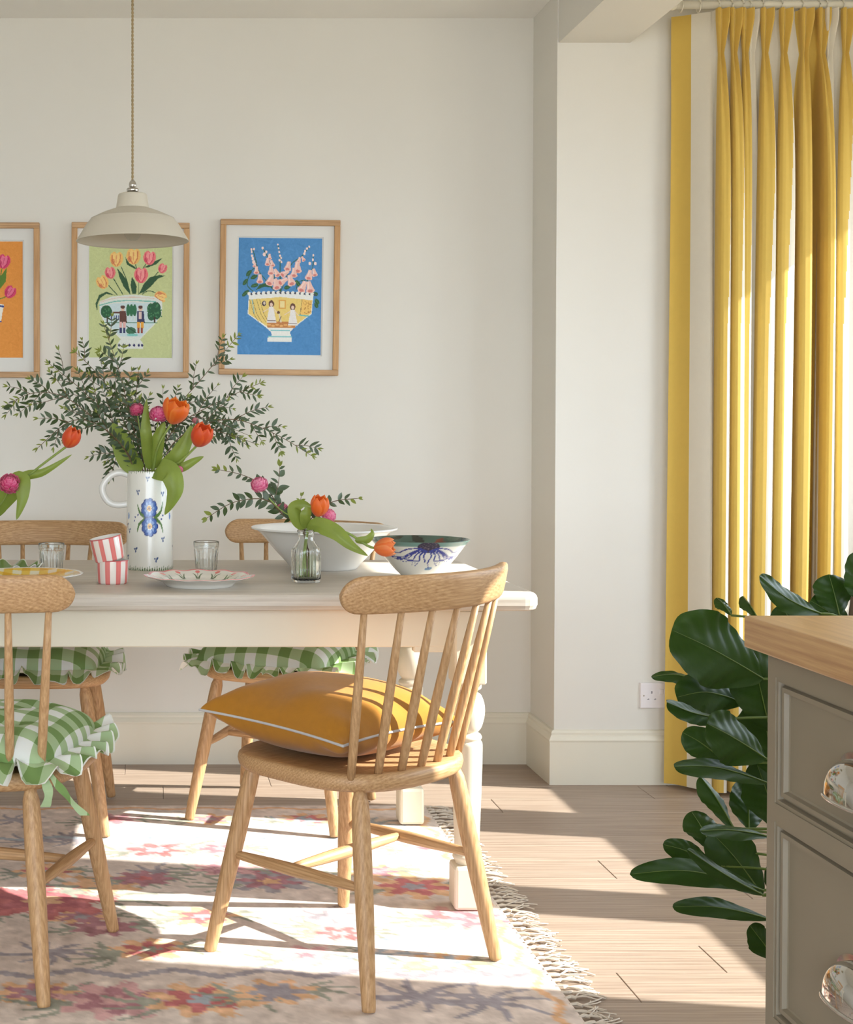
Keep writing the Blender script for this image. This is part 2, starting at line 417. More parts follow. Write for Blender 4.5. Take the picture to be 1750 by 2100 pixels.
# ================================================================== RUG
RX0, RX1, RY0, RY1, RZ = -2.05, 0.80, 1.72, 4.035, 0.008
CELL = 0.0072
rw, rh = int((RX1 - RX0) / CELL), int((RY1 - RY0) / CELL)
rug_c = Canvas(rw, rh, (214, 196, 182))
def RU(px, py):
    q = PF(px, py, RZ); return ((q.x - RX0) / CELL, (q.y - RY0) / CELL)
def RC(x, y): return ((x - RX0) / CELL, (y - RY0) / CELL)
PINK, PLUM, RED, ORG, GRN, GRY, BLU, DRED = (206, 146, 146), (158, 88, 100), (184, 72, 72), (222, 164, 108), (128, 132, 112), (136, 128, 136), (140, 154, 166), (160, 52, 60)
rr = random.Random(5)
def blob(cx, cy, r, c, petals=7, amp=0.35, asp=0.75):
    ph = rr.random() * 6; dx, dy = rug_c.xx - cx, (rug_c.yy - cy) / asp
    a = np.arctan2(dy, dx); R = r * (1 + amp * np.sign(np.sin(petals * a + ph)) * np.abs(np.sin(petals * a + ph)) ** 0.5 * 0.6)
    j = np.sin(rug_c.xx * 2.1 + ph * 5) * np.sin(rug_c.yy * 2.7 + ph) * r * 0.1
    rug_c.put(np.hypot(dx, dy) < R + j, c)
def spray(cx, cy, L, c, n=6, a0=0, spread=2.6):
    for k in range(n):
        a = a0 - spread / 2 + spread * k / max(1, n - 1) + rr.uniform(-0.12, 0.12); l = L * rr.uniform(0.6, 1.0)
        x1, y1 = cx + l * math.cos(a), cy + l * math.sin(a) * 0.7
        mx, my = cx + 0.55 * l * math.cos(a + 0.2), cy + 0.55 * l * math.sin(a + 0.2) * 0.7
        rug_c.line(curve2([(cx, cy), (mx, my), (x1, y1)], 4), max(2.2, L * 0.14), c, 1, 1.2)
def flower(cx, cy, r, outer, inner, core, leaf=GRN):
    if leaf is not None: spray(cx - r * 0.8, cy - r * 0.2, r * 1.5, leaf, 4, PI, 1.8); spray(cx + r * 0.8, cy + r * 0.1, r * 1.4, leaf, 4, 0, 1.8)
    blob(cx, cy, r, outer, 8); blob(cx, cy, r * 0.66, inner, 6, 0.5); blob(cx, cy, r * 0.28, core, 5, 0.4)
# generic rows first, then the motifs that show in the photograph
for (yy_, off, kinds) in ((1.95, 0.1, 0), (2.30, 0.0, 1), (3.10, 0.15, 1), (3.42, 0.05, 2), (3.88, 0.2, 0)):
    x = RX0 + 0.12 + off; k = kinds
    while x < RX1 - 0.1:
        cx, cy = RC(x, yy_); m = k % 4
        if m == 0: flower(cx, cy, 10, ORG, RED, BLU)
        elif m == 1: spray(cx, cy, 17, GRY, 8, 0, 6.0)
        elif m == 2: flower(cx, cy, 10, PINK, PLUM, RED)
        else: flower(cx, cy, 9, ORG, PLUM, GRY)
        x += 0.27; k += 1
def zig(y, amp, per, c, w):
    pts = []; x = RX0; s = 1
    while x < RX1: pts.append(RC(x, y + s * amp)); x += per; s = -s
    rug_c.line(pts, w, c)
rug_c.rect(*RC(RX0, 2.50), *RC(RX1, 2.86), (214, 196, 182))
for px, py, r, o, i, c in ((60, 2036, 10, ORG, PLUM, GRY), (228, 2052, 14, PINK, PLUM, PINK), (405, 2050, 13, ORG, RED, BLU), (555, 2035, 10, ORG, GRY, GRY),
        (300, 1948, 10, ORG, RED, GRN), (80, 1848, 20, RED, DRED, ORG), (205, 1903, 9, PLUM, PLUM, PINK), (210, 1812, 12, ORG, ORG, GRY), (288, 1802, 9, PLUM, PLUM, RED),
        (315, 1744, 13, PINK, RED, BLU), (445, 1742, 9, PINK, PLUM, PINK), (545, 1808, 13, GRY, PLUM, ORG), (840, 1820, 14, ORG, RED, GRY), (690, 1915, 9, PINK, RED, PINK),
        (450, 1782, 9, PINK, PLUM, PINK), (975, 1888, 11, PINK, PLUM, PINK), (905, 1975, 9, ORG, BLU, BLU), (860, 1740, 9, PINK, PINK, PLUM), (620, 1960, 9, PINK, PINK, PLUM)):
    flower(*RU(px, py), r, o, i, c)
for px, py, L, c, n, a0, sp in ((850, 2045, 22, GRY, 9, 0, 6), (985, 2055, 20, GRY, 9, 0, 6), (95, 1955, 18, GRY, 10, 0, 6), (230, 1960, 16, GRN, 6, PI, 2.4), (640, 1900, 15, GRN, 6, PI, 2.6),
        (760, 1960, 16, BLU, 7, 0, 6), (880, 1930, 18, BLU, 8, 0, 6), (120, 1830, 14, GRN, 5, 0, 2), (150, 1720, 17, GRY, 8, PI, 3), (60, 1725, 17, GRY, 8, 0, 6), (600, 1690, 18, BLU, 8, 0, 6), (760, 1690, 16, BLU, 8, 0, 6)):
    spray(*RU(px, py), L, c, n, a0, sp)
zig(2.775, 0.018, 0.095, GRY, 3.0); zig(3.70, 0.014, 0.10, BLU, 2.6); zig(3.99, 0.010, 0.10, ORG, 2.2); zig(2.10, 0.018, 0.095, GRY, 3.0); zig(1.78, 0.012, 0.10, ORG, 2.2)
zx = []
yv = RY0
while yv < RY1: zx.append(RC(0.755 + 0.015 * (1 if len(zx) % 2 else -1), yv)); yv += 0.07
rug_c.line(zx, 2.4, ORG)
rug_c.a = rug_c.a * 0.76 + np.array((226, 212, 202.)) * 0.24; rug_c.grain(5, 3); rug_c.a = np.clip(rug_c.a + np.random.randn(rh, rw, 1) * 4, 0, 255)
xs = np.linspace(RX0, RX1, rw); ys = np.linspace(RY0, RY1, rh)
gx, gy = np.meshgrid(xs, ys); gz = RZ + 0.0010 * np.sin(gx * 5 + 1) * np.sin(gy * 7) - 0.0012
RV = np.stack([gx, gy, gz], -1).reshape(-1, 3).tolist(); RF = grid_faces(rh, rw)
RF = [f[::-1] for f in RF]
rug = thing('flatweave_rug', 'flat-woven floral rug in faded pink, red and grey with cream fringe', 'rug')
mesh('woven_field', RV, RF, VC_RUG, rug, True, rug_c.a.reshape(-1, 3))
mesh('rug_body', *boxvf(RX0, RX1, RY0, RY1, 0.0005, 0.0055), FRINGE, rug, False)
# knotted tassels along the end
tprot = []
for k in range(6):
    q = random.Random(50 + k); parts = [tube([(0, 0, 0.005), (0.012, q.uniform(-.003, .003), 0.006), (0.02, q.uniform(-.004, .004), 0.005)], [0.0028, 0.0036, 0.003], 6)]
    for s in range(6):
        a = q.uniform(-0.75, 0.75); L = q.uniform(0.03, 0.062); b = a + q.uniform(-0.7, 0.7)
        p0 = Vector((0.019, 0, 0.005)); p1 = p0 + Vector((math.cos(a), math.sin(a), q.uniform(-.03, .12))) * L * 0.5; p2 = p1 + Vector((math.cos(b), math.sin(b), -0.1)) * L * 0.5; p2.z = 0.0022
        parts.append(tube(spline([p0, p1, p2], 3), 0.0013, 4))
    V, F = join(*parts); me = bpy.data.meshes.new('tassel'); me.from_pydata([tuple(v) for v in V], [], F); me.materials.append(FRINGE); tprot.append(me)
yv = RY0 + 0.01; k = 0
while yv < RY1:
    t = link('tassel', tprot[random.randrange(6)], rug, (RX1 - 0.003, yv, 0.0)); t.rotation_euler = (0, 0, random.uniform(-0.25, 0.35)); s = random.uniform(0.95, 1.3); t.scale = (s, s, 1.1)
    yv += 0.029; k += 1

# ================================================================== TABLE
T = 0.730; TZ = RZ
TX0, TX1, TY0, TY1 = -1.25, 0.872, 3.10, 3.93
table = thing('dining_table', 'long cream painted farmhouse dining table with limewashed top and turned legs', 'table', (0, 0, 0))
# top: rounded plank slab
def rounded_slab(x0, x1, y0, y1, z0, z1, cr, er, seg=5):
    ring = []
    for (cx, cy, a0) in ((x1 - cr, y1 - cr, 0), (x0 + cr, y1 - cr, PI / 2), (x0 + cr, y0 + cr, PI), (x1 - cr, y0 + cr, 1.5 * PI)):
        for k in range(seg + 1): ring.append((cx, cy, a0 + PI / 2 * k / seg))
    layers = [(-er, z0), (-er * 0.3, z0 + er * 0.3), (0, z0 + er)]
    for k in range(5):
        a = PI / 2 * k / 4; layers.append((-er * (1 - math.cos(a)), z1 - er + er * math.sin(a)))
    V = []; n = len(ring)
    for (o, z) in layers:
        for (cx, cy, a) in ring: V.append((cx + (cr + o) * math.cos(a), cy + (cr + o) * math.sin(a), z))
    F = []
    for j in range(len(layers) - 1):
        for i in range(n): F.append((j * n + i, j * n + (i + 1) % n, (j + 1) * n + (i + 1) % n, (j + 1) * n + i))
    F.append(tuple(range(n))[::-1]); F.append(tuple(range((len(layers) - 1) * n, len(layers) * n)))
    return V, F
mesh('table_top', *rounded_slab(TX0, TX1, TY0, TY1, T - 0.04, T, 0.035, 0.013), TABLEM, table, False)
AZ0, AZ1 = 0.602, T - 0.041
LX = (TX0 + 0.14, 0.725); LY = (3.172, 3.862)
for yy_ in LY: mesh('apron', *bevel_box(LX[0] + 0.03, LX[1] - 0.03, yy_ - 0.014, yy_ + 0.014, AZ0, AZ1, 0.003, 1), TPAINT, table, False)
for xx in LX: mesh('end_apron', *bevel_box(xx - 0.014, xx + 0.014, LY[0] + 0.03, LY[1] - 0.03, AZ0, AZ1, 0.003, 1), TPAINT, table, False)
legp = smoothprof([(0.024, 0.523), (0.031, 0.518), (0.031, 0.508), (0.024, 0.503), (0.022, 0.498), (0.031, 0.492), (0.0385, 0.470), (0.0385, 0.445), (0.032, 0.420), (0.024, 0.408), (0.030, 0.403), (0.033, 0.396), (0.030, 0.390), (0.0335, 0.384), (0.0345, 0.370), (0.033, 0.30), (0.029, 0.18), (0.027, 0.135), (0.030, 0.128), (0.032, 0.122), (0.027, 0.114), (0.024, 0.104)], 4)
for xx in LX:
    for yy_ in LY:
        a = bevel_box(-0.036, 0.036, -0.036, 0.036, 0.52, AZ1, 0.004, 1); b = bevel_box(-0.034, 0.034, -0.034, 0.034, TZ, 0.108, 0.008, 2)
        mesh('leg', *join(a, lathe(legp, 28), b), TPAINT, table, False, loc=(xx, yy_, 0))
for o in table.children:
    if o.name.startswith('leg'): 
        o.data.polygons.foreach_set('use_smooth', [len(p.vertices) == 4 and p.area < 4e-4 and abs(p.center.x) + abs(p.center.y) > 0 and 0.105 < p.center.z < 0.522 for p in o.data.polygons])
mesh('knee_block', *bevel_box(0.60, 0.69, LY[0] - 0.012, LY[0] + 0.012, AZ0 - 0.012, AZ0 + 0.02, 0.003, 1), TPAINT, table, False)

# ================================================================== CHAIRS
SEAT = 0.425
def seat_mesh():
    n = 64; ring = []
    for k in range(n):
        a = 2 * PI * k / n; c, s = math.cos(a), math.sin(a)
        e = 2 / (3.4 if s > 0 else 2.7)
        x = math.copysign(abs(c) ** e, c) * 0.212; y = math.copysign(abs(s) ** e, s) * 0.20
        x *= 1 + 0.02 * (y / 0.2); ring.append((x, y))
    lay = [(0.80, -0.034, 0), (0.955, -0.034, 0), (0.99, -0.026, 0), (1.0, -0.016, 0), (0.992, -0.006, 0), (0.965, -0.0005, 0), (0.85, -0.003, 1), (0.6, -0.007, 1), (0.3, -0.009, 1), (0.02, -0.009, 1)]
    V = [(x * f, y * f, SEAT + z) for (f, z, q) in lay for (x, y) in ring]; F = []
    for j in range(len(lay) - 1):
        for i in range(n): F.append((j * n + i, j * n + (i + 1) % n, (j + 1) * n + (i + 1) % n, (j + 1) * n + i))
    F.append(tuple(range(n))[::-1]); F.append(tuple(range((len(lay) - 1) * n, len(lay) * n)))
    return V, F
CW = 0.251
def crest_y(x, z): return -0.268 + 0.085 * (x / CW) ** 2 - 0.22 * (z - 0.78)
def crest_mesh():
    V = []; nx, ns = 41, 16; zc, hh0, th = 0.779, 0.0365, 0.0135
    for i in range(nx):
        s = -math.cos(PI * i / (nx - 1)); x = s * CW; d = CW - abs(x); R = 0.034
        hh = hh0 if d > R else max(0.0015, hh0 * math.sqrt(max(0, 1 - ((R - d) / R) ** 2)) * 0.97 + 0.0008)
        tt = th * (0.75 + 0.25 * min(1, d / 0.05)); dydx = 2 * 0.085 * x / CW ** 2; nl = math.hypot(1, dydx); n = Vector((-dydx / nl, 1 / nl, 0))
        for k in range(ns):
            a = 2 * PI * k / ns; c_, s_ = math.cos(a), math.sin(a)
            oz = math.copysign(abs(s_) ** 0.55, s_) * hh; on = math.copysign(abs(c_) ** 0.6, c_) * tt
            V.append(Vector((x, crest_y(x, zc + oz), zc + oz)) + n * on)
    F = [f for f in grid_faces(nx, ns, False, True)]; F.append(tuple(range(ns))); F.append(tuple(range((nx - 1) * ns, nx * ns))[::-1]); return V, F
def make_chair():
    t = thing('spindle_chair', 'x', 'chair')
    mesh('seat', *seat_mesh(), OAKX, t)
    mesh('crest_rail', *crest_mesh(), OAKX, t)
    for k in range(7):
        s = -1 + 2 * k / 6; b = Vector((s * 0.168, -0.172 + 0.035 * s * s, SEAT - 0.008)); x = s * 0.208; e = Vector((x, crest_y(x, 0.75), 0.752))
        mesh('spindle', *tube([b.lerp(e, q) for q in (0, .15, .4, .7, 1)], [0.0078, 0.0088, 0.0094, 0.008, 0.0062], 10), OAKZ, t)
    top = {}; 
    for sx in (-1, 1):
        for sy in (-1, 1):
            a = Vector((sx * 0.148, sy * 0.142 + 0.0, SEAT - 0.03)); b = Vector((sx * (0.20 if sy < 0 else 0.21), sy * 0.21, 0.0))
            top[(sx, sy)] = (a, b)
            mesh('leg', *tube([a.lerp(b, q) for q in (0, .025, .06, .12, .3, .55, .8, .985, 1)], [0.0115, 0.0125, 0.0165, 0.0175, 0.0185, 0.0178, 0.0155, 0.0133, 0.0122], 14), OAKZ, t)
    mids = []
    def bar(p, q, r=0.0125):
        return tube([p.lerp(q, s) for s in (0, .1, .3, .5, .7, .9, 1)], [r * .62, r * .75, r * .95, r * 1.05, r * .95, r * .75, r * .62], 10)
    for sx in (-1, 1):
        a, b = top[(sx, -1)]; p = a.lerp(b, (SEAT - 0.03 - 0.215) / (SEAT - 0.03)); a, b = top[(sx, 1)]; q = a.lerp(b, (SEAT - 0.03 - 0.205) / (SEAT - 0.03))
        mesh('side_stretcher', *bar(p, q), OAKY, t); mids.append(p.lerp(q, 0.55))
    mesh('cross_stretcher', *bar(mids[0], mids[1]), OAKX, t)
    return t
CH = [((0.424, 2.880), 41.0, 'pale oak spindle chair holding the plain mustard cushion'),
      ((-0.3345, 2.870), -15.3, 'pale oak spindle chair under the green and white gingham seat pad'),
      ((0.390, 3.993), 156.1, 'pale oak spindle chair standing behind the big white bowl, facing the table'),
      ((-0.318, 3.935), 178.0, 'pale oak spindle chair standing behind the striped cups, facing the table')]
c0 = make_chair(); chairs = []
for i, ((x, y), a, lab) in enumerate(CH):
    c = c0 if i == 0 else copy_tree(c0); c.location = (x, y, RZ if i < 2 else RZ); c.rotation_euler = (0, 0, math.radians(a))
    c['label'] = lab; c['group'] = 'oak spindle chairs around the table'; chairs.append(c)

# ================================================================== CUSHIONS
def pillow(hw, top, bot, n=36, inset=0.10, wr=0.004, seed=1):
    q = np.random.RandomState(seed); ph = q.rand(8) * 6
    def pt(u, v, side):
        x = hw * u * (1 - inset * (1 - v * v) * abs(u) ** 1.5); y = hw * v * (1 - inset * (1 - u * u) * abs(v) ** 1.5)
        h = max(0, (1 - u ** 2) * (1 - v ** 2)); h = h ** 0.42
        w = wr * (math.sin(5 * u + ph[0]) * math.sin(4 * v + ph[1]) + 0.7 * math.sin(9 * u * v + ph[2])) * min(1, h * 2)
        cor = 0.012 * math.sin(11 * (u + v * .8) + ph[3]) * (abs(u * v)) ** 2 * min(1, 4 * h)
        return (x, y, side * ((top if side > 0 else bot) * h) + w * (1 if side > 0 else .2) + cor)
    s = [math.sin(PI / 2 * (-1 + 2 * i / n)) for i in range(n + 1)]
    V = [pt(u, v, 1) for u in s for v in s]; m = (n + 1); off = len(V)
    V += [pt(u, v, -1) for u in s for v in s]
    F = grid_faces(m, m) + [f[::-1] for f in grid_faces(m, m, off=off)]
    edge = [pt(u, -1, 1) for u in s] + [pt(1, v, 1) for v in s[1:]] + [pt(u, 1, 1) for u in s[::-1][1:]] + [pt(-1, v, 1) for v in s[::-1][1:-1]]
    return V, F, edge
def local_to_world(ch, p): return Vector(ch.location) + Matrix.Rotation(ch.rotation_euler[2], 3, 'Z') @ Vector(p)
pos = local_to_world(chairs[0], (-0.012, 0.056, SEAT + 0.064))
V, F, E = pillow(0.192, 0.086, 0.070, 48, 0.11, 0.006, 4)
cu = thing('throw_cushion', 'plain mustard linen cushion with pale grey piping', 'cushion', pos, math.radians(43)); cu.rotation_euler = (math.radians(2.0), math.radians(1.0), math.radians(43))
mesh('cover', V, F, MUSTARD, cu)
mesh('piping', *closed_tube(E, 0.0028, 6), PIPING, cu)

def seat_pad(label, ch, gm, loc, rz, seed, ties=True, hw=0.185):
    t = thing('seat_pad', label, 'cushion', local_to_world(ch, loc), ch.rotation_euler[2] + rz, 'frilled gingham seat pads')
    q = np.random.RandomState(seed); n = 40
    s = [math.sin(PI / 2 * (-1 + 2 * i / n)) for i in range(n + 1)]; V = []
    tuf = [(-.42, -.42), (.42, -.42), (-.42, .42), (.42, .42)]
    for side in (1, -1):
        for u in s:
            for v in s:
                r = 1 - 0.10 * (u * u * v * v) ; h = max(0, (1 - u ** 4) * (1 - v ** 4)) ** 0.5
                z = (0.064 if side > 0 else -0.020) * h
                if side > 0: z -= sum(0.020 * math.exp(-((u - a) ** 2 + (v - b) ** 2) / 0.02) for a, b in tuf) * 0.9; z += 0.004 * math.sin(7 * u + seed) * math.sin(6 * v) * h
                V.append((hw * u * r, hw * v * r, z))
    m = n + 1; F = grid_faces(m, m) + [f[::-1] for f in grid_faces(m, m, off=m * m)]
    mesh('pad', V, F, gm, t)
    # gathered frill
    per = []; N = 420
    for i in range(N):
        a = 2 * PI * i / N; c, d = math.cos(a), math.sin(a); e = 2 / 7
        per.append(Vector((math.copysign(abs(c) ** e, c) * hw * 0.965, math.copysign(abs(d) ** e, d) * hw * 0.965, 0)))
    dist = [0]; 
    for i in range(N): dist.append(dist[-1] + (per[(i + 1) % N] - per[i]).length)
    tot = dist[-1]; M = 360; ring = []
    for k in range(M):
        sd = tot * k / M; i = max(0, np.searchsorted(dist, sd, side='right') - 1); i = min(i, N - 1); f = (sd - dist[i]) / max(1e-9, dist[i + 1] - dist[i]); ring.append(per[i].lerp(per[(i + 1) % N], f))
    V = []; fm = []; rows = [0.0, 0.2, 0.45, 0.7, 0.94, 1.0]; ph = q.rand(6) * 6
    for k in range(M):
        p = ring[k]; tan = (ring[(k + 1) % M] - ring[k - 1]).normalized(); nn = Vector((tan.y, -tan.x, 0)); sd = 2 * PI * k / M
        w = math.sin(26 * sd + 2.2 * math.sin(3 * sd + ph[0])) * (.75 + .45 * math.sin(4 * sd + ph[4])) + 0.5 * math.sin(43 * sd + ph[1]); w2 = math.cos(26 * sd + 2.2 * math.sin(3 * sd + ph[0]))
        for rrow in rows:
            out = 0.054 * rrow * (1 + 0.14 * w2 + .12 * math.sin(5 * sd + ph[2])); z = rrow * (0.019 * w - 0.006 + .006 * math.sin(7 * sd + ph[3])) - 0.006 * rrow * rrow
            V.append(p + nn * out + tan * (0.009 * rrow * w2) + Vector((0, 0, max(z, -0.016 if out < 0.03 else -0.03))))
    R = len(rows); F = grid_faces(M, R, True, False); fm = [1 if (i % (R - 1)) == R - 2 else 0 for i in range(len(F))]
    mesh('frill', V, F, None, t, True, mats=[GREENG if gm is not None else gm, HEM], fm=fm)
    if ties:
        for sx in ties:
            for dx, dl in ((-0.010, 0.075), (0.026, 0.085)):
                pts = [(sx * hw * .9, -hw * .9, -0.004), (sx * hw * 1.02 + dx * .5, -hw * 1.03, -0.022), (sx * hw * 1.10 + dx, -hw * 1.08, -0.05), (sx * hw * 1.12 + dx * 2.2, -hw * 1.06, -dl)]
                V = []
                for i, p in enumerate(spline(pts, 5)):
                    wv = 0.009; V += [p + Vector((wv, 0.004 * math.sin(i), 0)), p - Vector((wv, 0.004 * math.sin(i), 0))]
                mesh('tie', V, grid_faces(len(V) // 2, 2), GREENG, t)
    return t
ZP = SEAT + 0.022
seat_pad('green and white gingham seat pad with frill and loose ties', chairs[1], GREENG, (0.0, 0.015, ZP), 0.0, 3, (1, -1), 0.195)
seat_pad('green gingham seat pad with frill on the chair behind the white bowl', chairs[2], GREENG, (0.012, 0.025, ZP), 0.0, 5, (), 0.198)
seat_pad('green gingham seat pad with frill on the chair behind the striped cups', chairs[3], GREENG, (0.0, 0.02, ZP), 0.0, 8, (), 0.198)

# ================================================================== PICTURES ON THE BACK WALL
def art_right():
    W, H = 340, 480; c = Canvas(W, H, (78, 140, 196))
    for i in range(260):
        x, y, a = c.rs.rand() * W, c.rs.rand() * H, c.rs.rand() * 3; q = c.rs.randint(-14, 14)
        c.line([(x, y), (x + 30 * math.cos(a), y + 30 * math.sin(a))], 7, (78 + q, 140 + q, 196 + q), 0.5)
    X = lambda px: (px - 252) / (1368 - 252) * W; Y = lambda py: (py - 245) / (1815 - 245) * H
    G = (52, 96, 60); PK, LP, DP = (240, 196, 184), (248, 220, 210), (216, 130, 122)
    stems = [[(440, 400), (480, 540), (530, 700), (700, 900)], [(570, 380), (650, 520), (710, 700), (760, 860), (810, 960)], [(775, 330), (805, 500), (810, 700), (815, 960)], [(1195, 355), (1100, 480), (960, 590), (900, 760), (820, 960)], [(1250, 460), (1245, 620), (1180, 800), (1110, 980)], [(470, 980), (370, 870), (420, 700), (480, 640)], [(1190, 800), (1060, 830), (1030, 930)]]
    for s in stems: c.line(curve2([(X(a), Y(b)) for a, b in s]), 3.2, G)
    for (x, y, l, a) in ((390, 720, 26, -0.9), (460, 770, 26, -0.5), (345, 840, 26, 2.2), (470, 885, 26, -0.3), (350, 990, 30, 2.4), (1050, 850, 26, 0.9), (1290, 990, 16, 0.4), (1310, 1090, 22, 0.9), (1300, 1140, 20, 1.1), (905, 905, 22, -.3)):
        c.ell(X(x), Y(y), l * 0.6, 8, G, a); c.line([(X(x) - 12 * math.cos(a), Y(y) - 12 * math.sin(a)), (X(x) + 12 * math.cos(a), Y(y) + 12 * math.sin(a))], 1.6, (96, 140, 84))
    c.poly([(X(480), Y(950)), (X(540), Y(870)), (X(620), Y(850)), (X(700), Y(890)), (X(745), Y(965)), (X(680), Y(905)), (X(600), Y(900))], G)
    for (x, y, s, a) in ((420, 400, 5, 0), (455, 395, 5, 0), (425, 435, 5, 0), (430, 485, 6, 0), (440, 525, 7, 0), (455, 570, 8, 0.2), (468, 610, 9, .2), (492, 685, 14, 0), (540, 800, 17, 0), (570, 380, 6, 0), (620, 430, 6, 0), (595, 465, 8, 0), (665, 500, 11, 0), (640, 570, 14, 0), (700, 590, 13, -.3), (688, 685, 17, 0), (765, 715, 16, -.5), (680, 815, 21, .3), (760, 870, 21, -.2), (775, 330, 4, 0), (785, 380, 4, 0), (795, 430, 5, 0), (805, 480, 5, 0), (820, 510, 5, 0), (800, 540, 5, 0), (825, 565, 5, 0), (1195, 355, 5, 0), (1165, 380, 5, 0), (1140, 415, 6, 0), (1130, 450, 6, 0), (1115, 520, 10, -.5), (1060, 540, 11, .3), (915, 625, 18, .2), (1040, 640, 22, 0), (995, 710, 18, 0), (870, 720, 17, 1.0), (845, 825, 19, 1.0), (955, 815, 21, -.3), (1250, 470, 5, 0), (1245, 530, 6, 0), (1205, 580, 7, 0), (1280, 580, 7, 0), (1200, 740, 19, .2), (1268, 705, 15, -.2), (1115, 900, 22, .4), (1210, 905, 22, -.2)):
        cx, cy = X(x), Y(y); ca, sa = math.cos(a), math.sin(a)
        R = lambda u, v: (cx + s * (u * ca - v * sa), cy + s * (u * sa + v * ca))
        if s < 9: c.ell(cx, cy, s * .75, s, LP); continue
        c.poly([R(-.35, -1.2), R(.35, -1.2), R(.5, -.3), R(.85, .7), R(.4, 1.05), R(-.4, 1.05), R(-.85, .7), R(-.5, -.3)], PK); c.line([R(-.1, -1.0), R(-.3, .2)], s * .22, LP); c.ell(*R(0, .62), s * .45, s * .3, DP, a)
    Wt, Yl = (238, 238, 232), (236, 208, 122)
    body = [(392, 1010), (820, 985), (1258, 1010), (1240, 1260), (1010, 1440), (950, 1510), (980, 1590), (978, 1640), (655, 1640), (652, 1590), (712, 1550), (690, 1500), (620, 1440), (385, 1270)]
    c.poly([(X(a), Y(b)) for a, b in body], Wt)
    for k in range(14): x = 400 + k * 65; c.ell(X(x), Y(995 - 18 * math.sin(PI * k / 13)), 8, 7, Wt); c.ell(X(x + 32), Y(1000 - 22 * math.sin(PI * k / 13)), 5.5, 4.5, (70, 74, 90))
    c.poly([(X(a), Y(b)) for a, b in ((398, 1075), (820, 1035), (1245, 1075), (1232, 1250), (1010, 1430), (640, 1430), (395, 1265))], Yl)
    c.poly([(X(a), Y(b)) for a, b in ((1110, 1065), (1240, 1078), (1232, 1250), (1080, 1290))], (240, 198, 110))
    for k in range(40): c.ell(X(1120 + c.rs.rand() * 110), Y(1080 + c.rs.rand() * 180), 1.6, 2, (190, 128, 60))
    c.poly([(X(a), Y(b)) for a, b in ((640, 1370), (1030, 1370), (1020, 1450), (650, 1450))], (200, 132, 74))
    for k in range(7): c.ell(X(670 + k * 55), Y(1410 + 14 * (k % 2)), 8, 4, (232, 178, 112))
    BR = (104, 66, 54)
    for x0 in (405, 445, 500, 540): c.line([(X(x0), Y(1075)), (X(x0 + 60), Y(1270)), (X(x0 + 130), Y(1380))], 1.5, (120, 96, 60)); 
    c.line([(X(440), Y(1080)), (X(470), Y(1260))], 4, (150, 190, 180)); c.line([(X(1080), Y(1275)), (X(1200), Y(1290))], 5, (110, 190, 190)); c.line([(X(1110), Y(1065)), (X(1085), Y(1270))], 1.8, BR)
    c.ell(X(600), Y(1125), 8, 11, (70, 50, 70)); c.ell(X(603), Y(1120), 4.5, 7, (222, 206, 190)); c.rect(X(800), Y(1070), X(890), Y(1195), (226, 168, 80)); c.rect(X(815), Y(1090), X(875), Y(1175), (240, 222, 160))
    for (x, y, w) in ((698, 1130, 1), (985, 1165, 1)):
        c.ell(X(x), Y(y), 11, 15, BR); c.ell(X(x), Y(y + 10), 6, 8, (236, 208, 190)); c.poly([(X(x - 28), Y(y + 40)), (X(x + 28), Y(y + 40)), (X(x + 70), Y(y + 250)), (X(x - 60), Y(y + 250))], (236, 232, 228)); c.line([(X(x - 50), Y(y + 225)), (X(x + 60), Y(y + 225))], 2, BR); c.line([(X(x - 30), Y(y + 60)), (X(x - 110), Y(y + 110))], 3, (236, 214, 198)); c.line([(X(x + 30), Y(y + 60)), (X(x + 80), Y(y + 120))], 3, (236, 214, 198))
    c.line([(X(800), Y(1250)), (X(830), Y(1370))], 6, (224, 212, 190)); c.ell(X(795), Y(1245), 6, 6, BR); c.line([(X(830), Y(1300)), (X(800), Y(1370))], 3, BR)
    c.rect(X(690), Y(1480), X(955), Y(1496), (140, 204, 206)); c.rect(X(660), Y(1560), X(975), Y(1578), (140, 204, 206))
    c.grain(1.2, 4); return c
def tulip2d(c, x, y, s, a, base, dark, hi):
    ca, sa = math.cos(a), math.sin(a); R = lambda u, v: (x + s * (u * ca - v * sa), y + s * (u * sa + v * ca))
    c.poly(curve2([R(-.8, -.7), R(-.95, .1), R(-.5, .9), R(0, 1.05), R(.5, .9), R(.95, .1), R(.8, -.7), R(.4, -1.0), R(.1, -.75), R(-.3, -1.05), R(-.8, -.7)], 4), base)
    c.poly(curve2([R(-.35, -.9), R(-.55, .1), R(0, .95), R(.5, .1), R(.3, -.9), R(0, -.7), R(-.35, -.9)], 4), hi, .6)
    c.line([R(-.6, -.5), R(-.6, .2), R(-.1, .95)], s * .14, dark, .8); c.line([R(.55, -.6), R(.5, .3), R(.1, .95)], s * .14, dark, .8); c.line([R(0, -.5), R(-.05, .5)], s * .12, dark, .5); c.ell(*R(-.5, .35), s * .28, s * .4, dark, a, .6)
